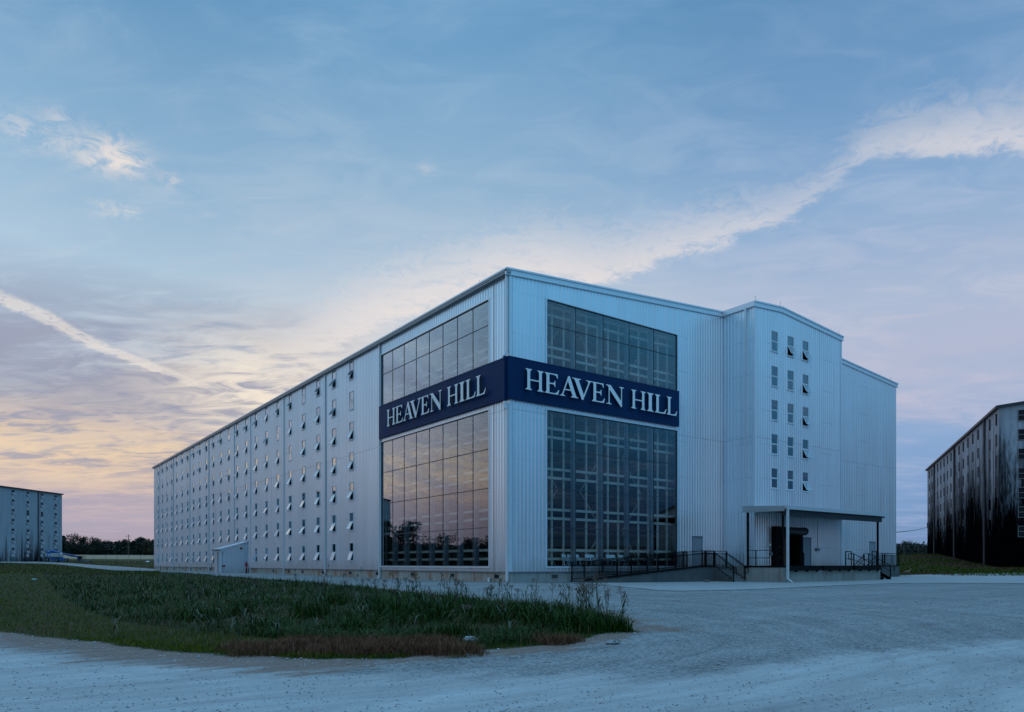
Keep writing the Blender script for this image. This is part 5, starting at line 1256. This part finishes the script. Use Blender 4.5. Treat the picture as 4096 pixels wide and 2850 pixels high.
lump('rock', 2829, 2331, .22, .12, mat('brown_rock',(0.16,0.13,0.11,1),.9,0,6,.3), 'small brown rock at the foot of the ramp wall', 'rock')
x, y, z, t_ = onG(139, 2326); bt = thing('plastic_bottle', (x,y,z), 'pale discarded plastic bottle lying in the short grass at left', 'bottle'); 
a = Vector((x,y,z+.10)); mb = MB(); mb.tube(a-R3*.16, a+R3*.05, .05, 10); mb.tube(a+R3*.05, a+R3*.11, .05, 10, .02); mb.tube(a+R3*.11, a+R3*.15, .02, 8); mb.build('body', mat('pale_aqua_plastic',(0.20,0.40,0.42,1),.35), bt, True)

# deer on the verge, grown from a skeleton
def skin(name, verts, edges, radii, m, parent, levels=1):
    me = bpy.data.meshes.new(name); me.from_pydata([tuple(v) for v in verts], edges, []); ob = bpy.data.objects.new(name, me); C.objects.link(ob)
    sk = ob.modifiers.new('skin', 'SKIN'); me.skin_vertices[0].data[0].use_root = True
    for i, r in enumerate(radii): me.skin_vertices[0].data[i].radius = (r, r)
    sb = ob.modifiers.new('sub', 'SUBSURF'); sb.levels = levels; sb.render_levels = levels
    dg = bpy.context.evaluated_depsgraph_get(); dg.update(); m2 = bpy.data.meshes.new_from_object(ob.evaluated_get(dg)); ob.modifiers.clear(); ob.data = m2; m2.materials.clear(); m2.materials.append(m)
    m2.polygons.foreach_set('use_smooth', [True]*len(m2.polygons)); ob.parent = parent; return ob
x, y, z, t_ = onG(3629, 2306.0); x, y = atD(3629, 66.0); z = gh(x, y)
de = thing('deer', (x,y,z), 'small tan deer standing side-on in the grass, right of the main warehouse', 'deer')
vs = [(-.22,0,.42),(0,0,.41),(.17,0,.43),(.25,0,.52),(.30,0,.62),(.36,0,.645),(.42,0,.62), (-.24,.05,.40),(-.20,.05,.26),(-.25,.05,.16),(-.235,.05,.0), (-.24,-.05,.40),(-.17,-.05,.26),(-.22,-.05,.16),(-.20,-.05,.0), (.17,.045,.38),(.18,.045,.20),(.175,.045,0), (.19,-.045,.38),(.22,-.045,.20),(.21,-.045,0), (-.30,0,.44),(-.325,0,.38),(.29,.045,.72),(.29,-.045,.72)]
ed = [(0,1),(1,2),(2,3),(3,4),(4,5),(5,6),(0,7),(7,8),(8,9),(9,10),(0,11),(11,12),(12,13),(13,14),(2,15),(15,16),(16,17),(2,18),(18,19),(19,20),(0,21),(21,22),(4,23),(4,24)]
rd = [.085,.095,.088,.045,.04,.035,.018,.05,.028,.014,.012,.05,.028,.014,.012,.04,.018,.012,.04,.018,.012,.02,.012,.012,.012]
vs = [tuple(Vector((RT[0],RT[1],0))*a*1.06+Vector((FW[0],FW[1],0))*b_+Vector((0,0,c_*1.06))) for a, b_, c_ in vs]
skin('body', vs, ed, rd, M['deer'], de)

# ================================================================== GRASS
def grassmat(name, a, b_, c_, rough=.45, spec=.5):
    m = bpy.data.materials.new(name); m.use_nodes = True; t = NT(m.node_tree); b = m.node_tree.nodes['Principled BSDF']
    at = t.n('ShaderNodeAttribute', attribute_name='tone'); t.put(b.inputs['Base Color'], t.ramp(V(t, at.outputs['Fac']), [(0,a),(.6,b_),(1,c_)])); b.inputs['Roughness'].default_value = rough; b.inputs['Specular IOR Level'].default_value = spec
    return m
M['g_tall'] = grassmat('tall_grass_blades', (0.005,0.018,0.001,1), (0.020,0.060,0.003,1), (0.075,0.14,0.022,1), .5, .12)
M['g_short'] = grassmat('short_yellow_green_grass', (0.028,0.046,0.001,1), (0.085,0.100,0.002,1), (0.14,0.115,0.005,1), .7, .03)
M['g_dry'] = grassmat('dry_reddish_grass', (0.040,0.018,0.012,1), (0.16,0.072,0.040,1), (0.30,0.17,0.105,1), .8, .05)
M['seed'] = grassmat('reddish_seed_heads', (0.06,0.03,0.03,1), (0.13,0.075,0.06,1), (0.2,0.14,0.1,1), .7, .2)
def blades(P, h, wd, lean, tonev, nseg=4, droop=1.0):
    """ribbon blades: arching away from the root"""
    n = len(P); a = rng.uniform(0, 2*PI, n); d = np.stack([np.cos(a), np.sin(a), np.zeros(n)], -1)
    vw = np.stack([-np.sin(a), np.cos(a), np.zeros(n)], -1)
    tw = rng.uniform(-.6,.6,n); side = vw*np.cos(tw)[:,None]+d*np.sin(tw)[:,None]
    rows_ = []
    for k in range(nseg+1):
        s_ = k/nseg; up = h*(s_-droop*lean*s_**3*.62); out = h*lean*(s_**1.9)
        c = P+d*out[:,None]+np.array([0,0,1.0])*up[:,None]; hw = wd*(1-s_)**.55*.5
        if k < nseg: rows_ += [c-side*hw[:,None], c+side*hw[:,None]]
        else: rows_ += [c]
    vs = np.stack(rows_, 1); nv = vs.shape[1]; base = (np.arange(n)*nv)[:,None]
    quads = np.concatenate([base+np.array([2*k,2*k+1,2*k+3,2*k+2]) for k in range(nseg-1)], 0)
    tris = base+np.array([2*nseg-2, 2*nseg-1, 2*nseg]); tris = np.concatenate([tris, tris[:, 2:3]], 1)
    # last segment as a degenerate-free triangle list
    return vs.reshape(-1,3), quads, tris[:, :3], np.repeat(tonev, nv)
def build_grass(name, parts, m, label=None, kind='stuff', parent=None, org=(0,0,0), cat='grass'):
    V_, Q_, T_, N_ = [], [], [], []; off = 0
    for vs, q_, t_, tn in parts: V_.append(vs); Q_.append(q_+off); T_.append(t_+off); N_.append(tn); off += len(vs)
    V_ = np.vstack(V_)-np.array(org); Q_ = np.vstack(Q_); T_ = np.vstack(T_); N_ = np.concatenate(N_)
    me = bpy.data.meshes.new(name); me.vertices.add(len(V_)); me.vertices.foreach_set('co', V_.astype('f').reshape(-1))
    li = np.concatenate([Q_.reshape(-1), T_.reshape(-1)]).astype('i'); me.loops.add(len(li)); me.loops.foreach_set('vertex_index', li)
    nf = len(Q_)+len(T_); st = np.concatenate([np.arange(len(Q_))*4, len(Q_)*4+np.arange(len(T_))*3]).astype('i'); me.polygons.add(nf); me.polygons.foreach_set('loop_start', st)
    me.update(calc_edges=True); me.polygons.foreach_set('use_smooth', [True]*nf)
    at = me.attributes.new('tone', 'FLOAT', 'POINT'); at.data.foreach_set('value', N_.astype('f')); me.materials.append(m)
    ob = bpy.data.objects.new(name, me); C.objects.link(ob)
    if parent: ob.parent = parent
    else: tag(ob, label, cat, None, kind)
    return ob
def ground_pts(n, poly, px0, px1, py0, py1, inside=None):
    """scatter over a stretch of ground, denser towards the viewer; keeps those inside the world polygon"""
    t0 = 1.35*F/(py1-HY); t1 = 1.2*F/max(py0-HY, 8)
    px = rng.uniform(px0, px1, n); it = rng.uniform(1/t1, 1/t0, n); tt = 1/it
    u = (px-CX)/F; x = CAM[0]+tt*(FW[0]+u*RT[0]); y = CAM[1]+tt*(FW[1]+u*RT[1])
    k = pip(poly, x, y); x, y, tt, px = x[k], y[k], tt[k], px[k]; z = H(x, y); py = HY-z*F/tt
    return x, y, z, tt, px, py
# zones of the bank in terms of plan noise and the distance from its rim
x, y, z, tt, px, py = ground_pts(260000, BANK, -700, 2520, 2262, 2660)
edge_d = dist_poly(BANK, x, y); nz = smooth_noise(x, y, 1.1, 21); nz2 = smooth_noise(x, y, 0.35, 22)
swale = pip(wpoly([(-700,2262),(90,2270),(170,2300),(230,2380),(330,2440),(520,2500),(800,2530),(1100,2560),(1500,2590),(1600,2630),(1000,2640),(300,2600),(-700,2620)]), x, y)
sc = np.clip(tt/30, .55, 2.6)
tall = (~swale) & (edge_d > .35) & (rng.uniform(0,1,len(x)) < np.clip(.20+nz*.34+nz2*.14, .01, .6)*np.clip(30/tt, .25, 1))
sel_ = tall; n_ = sel_.sum(); P_ = np.stack([x,y,z],-1)
hh = rng.uniform(.20,.50,n_)*np.clip(.8+nz[sel_]*.45,.35,1.4); parts = [blades(P_[sel_], hh*np.clip(tt[sel_]/18,.85,1.1), rng.uniform(.009,.020,n_)*np.clip(tt[sel_]/17,.9,2.0), rng.uniform(.45,1.25,n_), np.clip(rng.beta(1.6,4,n_)+.10*nz[sel_],0,1), 5)]
sh = (~tall); sh &= rng.uniform(0,1,len(x)) < np.where(swale, .12, .62); n_ = sh.sum()
hs = rng.uniform(.05,.17,n_)*np.where(swale[sh], .55, 1.1)*sc[sh]**.4
parts.append(blades(P_[sh], hs, rng.uniform(.008,.016,n_)*sc[sh], rng.uniform(.1,.7,n_), np.clip(rng.beta(2,5,n_),0,1), 2))
brn = rng.uniform(0,1,len(x)) < .03; n_ = brn.sum()
build_grass('dry_grass', [blades(P_[brn], rng.uniform(.15,.45,n_), rng.uniform(.006,.014,n_)*sc[brn], rng.uniform(.3,1.2,n_), rng.beta(2,2,n_), 4)], M['g_dry'], 'dead brown blades mixed through the green bank')
build_grass('grass', parts, M['g_tall'], 'rank dark green grass covering the bank in front of the warehouse')
yy_ = swale & (rng.uniform(0,1,len(x)) < .8); n_ = yy_.sum()
build_grass('grass', [blades(P_[yy_], rng.uniform(.04,.12,n_)*sc[yy_]**.5, rng.uniform(.008,.016,n_)*sc[yy_], rng.uniform(.1,.8,n_), rng.beta(2.5,2.5,n_), 2)], M['g_short'], 'short yellow-green grass in the hollow along the front and left of the bank')
# dry reddish tufts along the front edge
def tufts(centres, n, h, spread, m, name, label, wd=.006):
    parts = []
    for (cx_, cy_, r_) in centres:
        a = rng.uniform(0, 2*PI, n); rr_ = rng.uniform(0,1,n)**.6*r_; X = cx_+np.cos(a)*rr_; Y = cy_+np.sin(a)*rr_*.8; Z = H(X,Y)-.02
        parts.append(blades(np.stack([X,Y,Z],-1), h*rng.uniform(.45,1.1,n)*(1-.4*rr_/r_), np.full(n, wd)*rng.uniform(.7,1.5,n), rng.uniform(.2,1.0,n), rng.beta(2,2.4,n), 3, .4))
    return build_grass(name, parts, m, label)
cs = []
for px_c in np.arange(955, 1880, 26):
    top = 2585+8*math.sin(px_c*.013); c_ = onG(px_c+rng.uniform(-10,10), 2612+rng.uniform(-18,12)); cs.append((c_[0], c_[1], rng.uniform(.28,.5)))
for px_c in np.arange(1180, 1800, 30): c_ = onG(px_c, 2585+rng.uniform(-8,8)); cs.append((c_[0], c_[1], .4))
tufts(cs, 420, .31, 1, M['g_dry'], 'dry_grass', 'low mound of dry reddish grass along the front foot of the bank')
cs = []
for px_c in np.arange(2165, 2300, 24): c_ = onG(px_c, 2572+rng.uniform(-16,6)); cs.append((c_[0], c_[1], rng.uniform(.25,.45)))
tufts(cs, 420, .26, 1, M['g_dry'], 'dry_grass', 'smaller patch of dry brown grass near the right tip of the bank')
cs = []
for k in range(36):
    px_c = rng.uniform(900, 2540); c_ = onG(px_c, (2632 if px_c < 1900 else 2556)+rng.uniform(-50, 6) if px_c < 2400 else rng.uniform(2470, 2590)); cs.append((c_[0], c_[1], rng.uniform(.06,.2)))
tufts(cs, 60, .14, 1, M['g_short'], 'grass', 'scattered small tufts along the ragged rim of the bank', .008)
# seedling-like sparse edge and the far verges
x, y, z, tt, px, py = ground_pts(30000, BANK, -600, 2500, 2500, 2680); ed_ = dist_poly(BANK, x, y); k = ed_ < .6; n_ = k.sum()
build_grass('grass', [blades(np.stack([x,y,z],-1)[k], rng.uniform(.03,.10,n_), np.full(n_,.009), rng.uniform(.2,.9,n_), rng.beta(2,2,n_), 2)], M['g_short'], 'thin fringe of short grass where the bank meets the road')
n = 26000; px = rng.uniform(3560, 4250, n); tt = rng.uniform(66, 135, n); u = (px-CX)/F; x = CAM[0]+tt*(FW[0]+u*RT[0]); y = CAM[1]+tt*(FW[1]+u*RT[1]); hk = pip(HILL, x, y) & (x > XR+2); x, y = x[hk], y[hk]; n = len(x); P2 = np.stack([x, y, H(x, y)], -1)
nzh = smooth_noise(x, y, .13, 31); dryk = (nzh > .15)
for kk, mm, nm, lb in ((~dryk, M['g_short'], 'grass', 'short dark green grass on the slope below the right warehouse'), (dryk, M['g_dry'], 'dry_grass', 'rusty brown grass patches on the slope below the right warehouse')):
    n_ = kk.sum(); build_grass(nm, [blades(P2[kk], rng.uniform(.10,.32,n_), rng.uniform(.03,.07,n_), rng.uniform(.2,1.0,n_), rng.beta(2,3,n_)*(.5 if nm == 'grass' else .8), 2)], mm, lb)
n = 22000; px = rng.uniform(-300, 640, n); tt = rng.uniform(60, 240, n); u = (px-CX)/F; x = CAM[0]+tt*(FW[0]+u*RT[0]); y = CAM[1]+tt*(FW[1]+u*RT[1]); hk = (x < -4) | (y > 112); hk &= ~pip(ROADL, x, y); rd_ = dist_poly(ROADL, x, y) > .8; hk &= rd_; x, y, tt = x[hk], y[hk], tt[hk]; n = len(x); P2 = np.stack([x, y, H(x, y)], -1)
nzh = smooth_noise(x, y, .08, 33)
for kk, mm, nm, lb in ((nzh <= .25, M['g_short'], 'grass', 'mown grass round the gravel lane at the far left'), (nzh > .25, M['g_dry'], 'dry_grass', 'brown rough grass by the far fence')):
    n_ = kk.sum(); build_grass(nm, [blades(P2[kk], rng.uniform(.06,.25,n_), rng.uniform(.04,.11,n_)*np.clip(tt[kk]/120,.6,1.6), rng.uniform(.2,1.0,n_), rng.beta(2,3,n_)*.7, 2)], mm, lb)
# tall seeding stalks
def stalk(mbv, x, y, z, h, seeds):
    lean_ = Vector((random.uniform(-.12,.12), random.uniform(-.12,.12), 1)).normalized(); top = Vector((x,y,z))+lean_*h
    mbv.cur = 0; mbv.tube((x,y,z-.03), Vector((x,y,z))+lean_*h*.6, .0075, 5, .006); mbv.tube(Vector((x,y,z))+lean_*h*.6, top, .006, 4, .004)
    for k in range(random.randint(2,4)):
        s_ = random.uniform(.25,.85); a = random.uniform(0,2*PI); d = Vector((math.cos(a),math.sin(a),0)); b0 = Vector((x,y,z))+lean_*h*s_; L = random.uniform(.22,.42); w0 = random.uniform(.009,.016)
        pr_ = [b0, b0+d*L*.35+Vector((0,0,L*.42)), b0+d*L*.75+Vector((0,0,L*.42)), b0+d*L*1.05+Vector((0,0,L*.08))]; sd = Vector((-d.y,d.x,0)); wds = [w0*.7,w0,w0*.8,.002]
        vs = []
        for p, ww_ in zip(pr_, wds): vs += [p-sd*ww_, p+sd*ww_]
        mbv.add(vs, [(0,1,3,2),(2,3,5,4),(4,5,7,6)])
    if seeds:
        mbv.cur = 1
        for k in range(11):
            s_ = 1-.022*k*h; a = random.uniform(0,2*PI); L = .05+.012*k; p = Vector((x,y,z))+lean_*h*s_; d = Vector((math.cos(a),math.sin(a),random.uniform(.5,1.4))).normalized(); mbv.tube(p, p+d*L, .0028, 3, .0045, False)
            mbv.tube(p+d*L*.6, p+d*L*.6+Vector((math.cos(a+1)*.03,math.sin(a+1)*.03,.03)), .003, 3, .003, False)
M['stem'] = mat('green_grass_stem', (0.035,0.060,0.022,1), .5)
M['seedp'] = mat('rusty_seed_head', (0.12,0.07,0.055,1), .8)
crest = [(1190,2342),(1290,2352),(1400,2362),(1480,2372),(1560,2382),(1600,2385),(1640,2390),(1700,2395),(1760,2402),(1810,2406),(1860,2412),(1960,2424),(2050,2432),(2110,2436),(2150,2440),(2230,2446),(2290,2450),(2330,2455)]
k = 0
mbs = MB()
for (a, b_) in crest:
    for j in range(random.randint(2,4)):
        x, y, z, t_ = onG(a+random.uniform(-35,35), b_+random.uniform(-2,22)); stalk(mbs, x, y, z, random.uniform(.5,1.0), random.random() < .55)
for a, b_, hh_ in ((745,2294,1.6),(790,2296,1.3),(1310,2352,1.35),(720,2300,1.1),(640,2290,.8),(560,2286,.7)):
    x, y, z, t_ = onG(a, b_+2); stalk(mbs, x, y, z, hh_, True)
for j in range(60):
    x, y, z, t_ = onG(random.uniform(300,2350), random.uniform(2400,2560)); stalk(mbs, x, y, z, random.uniform(.35,.7), random.random() < .3)
o = mbs.build('grass_stalks', [M['stem'], M['seedp']]); tag(o, 'thin seeding grass stalks standing up along the crest of the bank', 'grass', None, 'stuff')
def clump(px_c, py_c, rad_, n, h, nst, hst, label, group=None):
    x, y, z, t_ = onG(px_c, py_c); o = thing('grass_clump', (x,y,z), label, 'grass clump', group)
    a = rng.uniform(0,2*PI,n); r0 = rng.uniform(0,1,n)**.7*rad_; X = x+np.cos(a)*r0; Y = y+np.sin(a)*r0; Z = H(X,Y)-.02
    build_grass('blades', [blades(np.stack([X,Y,Z],-1), h*rng.uniform(.5,1.1,n), rng.uniform(.012,.026,n), rng.uniform(.2,.85,n), rng.beta(2,3,n), 6)], M['g_tall'], parent=o, org=(x,y,z))
    mb = MB()
    for k in range(nst):
        a = random.uniform(0,2*PI); r1 = random.uniform(0,rad_*.7); X = x+math.cos(a)*r1; Y = y+math.sin(a)*r1; stalk(mb, X, Y, gh(X,Y), random.uniform(.7,1.1)*hst, True)
    mb.build('stalks', [M['stem'], M['seedp']], o)
clump(2360, 2520, .75, 520, .72, 9, 1.25, 'biggest tall green grass clump with seed heads at the right tip of the bank')
clump(2300, 2510, .6, 300, .6, 5, 1.1, 'tall green grass clump just left of the biggest one')
clump(2440, 2525, .45, 200, .5, 3, .95, 'medium green grass clump at the very tip of the bank')
clump(2490, 2528, .22, 90, .42, 1, .85, 'small lone grass clump on the gravel, right of the bank')
clump(1810, 2580-30, .5, 220, .5, 2, .8, 'green grass clump behind the pale rock')
CLP = sorted(((1500,2440,.6,.72),(1580,2470,.6,.8),(1660,2430,.55,.76),(1745,2480,.6,.8),(1850,2450,.6,.76),(1950,2490,.55,.7),(2060,2470,.6,.76),(2170,2500,.6,.76),(1340,2420,.6,.7),(1240,2470,.5,.7),(960,2450,.5,.6),(800,2480,.45,.55)))
for i_, (a_, b2_, r_, h_) in enumerate(CLP):
    clump(a_, b2_, r_, 230, h_, 2, .9, 'weedy green clump standing above the bank grass, %s' % ('leftmost of the twelve' if i_ == 0 else 'rightmost of the twelve' if i_ == 11 else ordw[i_]+' of the twelve from the left'), 'weedy clumps along the middle of the bank')
clump(1400, 2530, .55, 260, .55, 1, .8, 'green grass clump behind the dry grass mound, centre left')
clump(1090, 2520, .5, 230, .5, 1, .7, 'green grass clump at the left end of the dry grass mound')

# ================================================================== LOOSE STONES
def stones(n, poly_in, px0, px1, py0, py1, s0, s1, name, label, m, keep=None):
    t0 = 1.5*F/(py1-HY); t1 = 1.45*F/(py0-HY); px = rng.uniform(px0, px1, n); tt = 1/rng.uniform(1/t1, 1/t0, n); u = (px-CX)/F
    x = CAM[0]+tt*(FW[0]+u*RT[0]); y = CAM[1]+tt*(FW[1]+u*RT[1])
    k = pip(poly_in, x, y) if keep is None else keep(x, y); x, y, tt = x[k], y[k], tt[k]; n = len(x); z = H(x, y)
    bm = bmesh.new(); bmesh.ops.create_icosphere(bm, subdivisions=1, radius=1); bv = np.array([v.co[:] for v in bm.verts]); bf = np.array([[v.index for v in f.verts] for f in bm.faces]); bm.free()
    s_ = s0+(s1-s0)*rng.uniform(0,1,n)**5; s_ = s_*np.clip(tt/14, .75, 2.0)
    jit = 1+rng.uniform(-.28,.28,(n,len(bv),1)); sx = rng.uniform(.8,1.7,(n,1,1)); ang = rng.uniform(0,2*PI,n)
    v = bv[None]*jit; v = v*np.array([1,1,.62]); v[:,:,0:1] *= sx; ca, sa = np.cos(ang)[:,None], np.sin(ang)[:,None]
    vx = v[:,:,0]*ca-v[:,:,1]*sa; vy = v[:,:,0]*sa+v[:,:,1]*ca; v = np.stack([vx,vy,v[:,:,2]],-1)*s_[:,None,None]+np.stack([x,y,z+s_*.25],-1)[:,None,:]
    fs = bf[None]+(np.arange(n)*len(bv))[:,None,None]
    me = mesh_np(name, v.reshape(-1,3), fs.reshape(-1,3), m); ob = bpy.data.objects.new(name, me); C.objects.link(ob); tag(ob, label, 'stones', None, 'stuff')
stones(15000, PALE, -200, 4300, 2560, 2900, .003, .017, 'loose_stones', 'grey stone chips scattered over the pale compacted gravel', M['stone'])
nb = lambda x, y: (~pip(BANK, x, y)) & (~pip(PALE, x, y)) & (~pip(aprpoly, x, y)) & (y < -.5)
stones(16000, None, -200, 4300, 2400, 2760, .006, .026, 'loose_gravel', 'loose gravel over the darker yard surface', mat('yard_gravel',(0.33,0.34,0.335,1),.9,0,7,.4), nb)

# ------------------------------------------------------------------ lift everything so the pad lies near z = 0
for o in list(C.objects):
    if o.parent is None and o.type not in {'CAMERA', 'LIGHT'}: o.location.z += EYE
# prototypes that were never placed must not stay
for o in PRO:
    if not used[o.name]:
        for ch in list(o.children): bpy.data.objects.remove(ch)
        bpy.data.objects.remove(o)
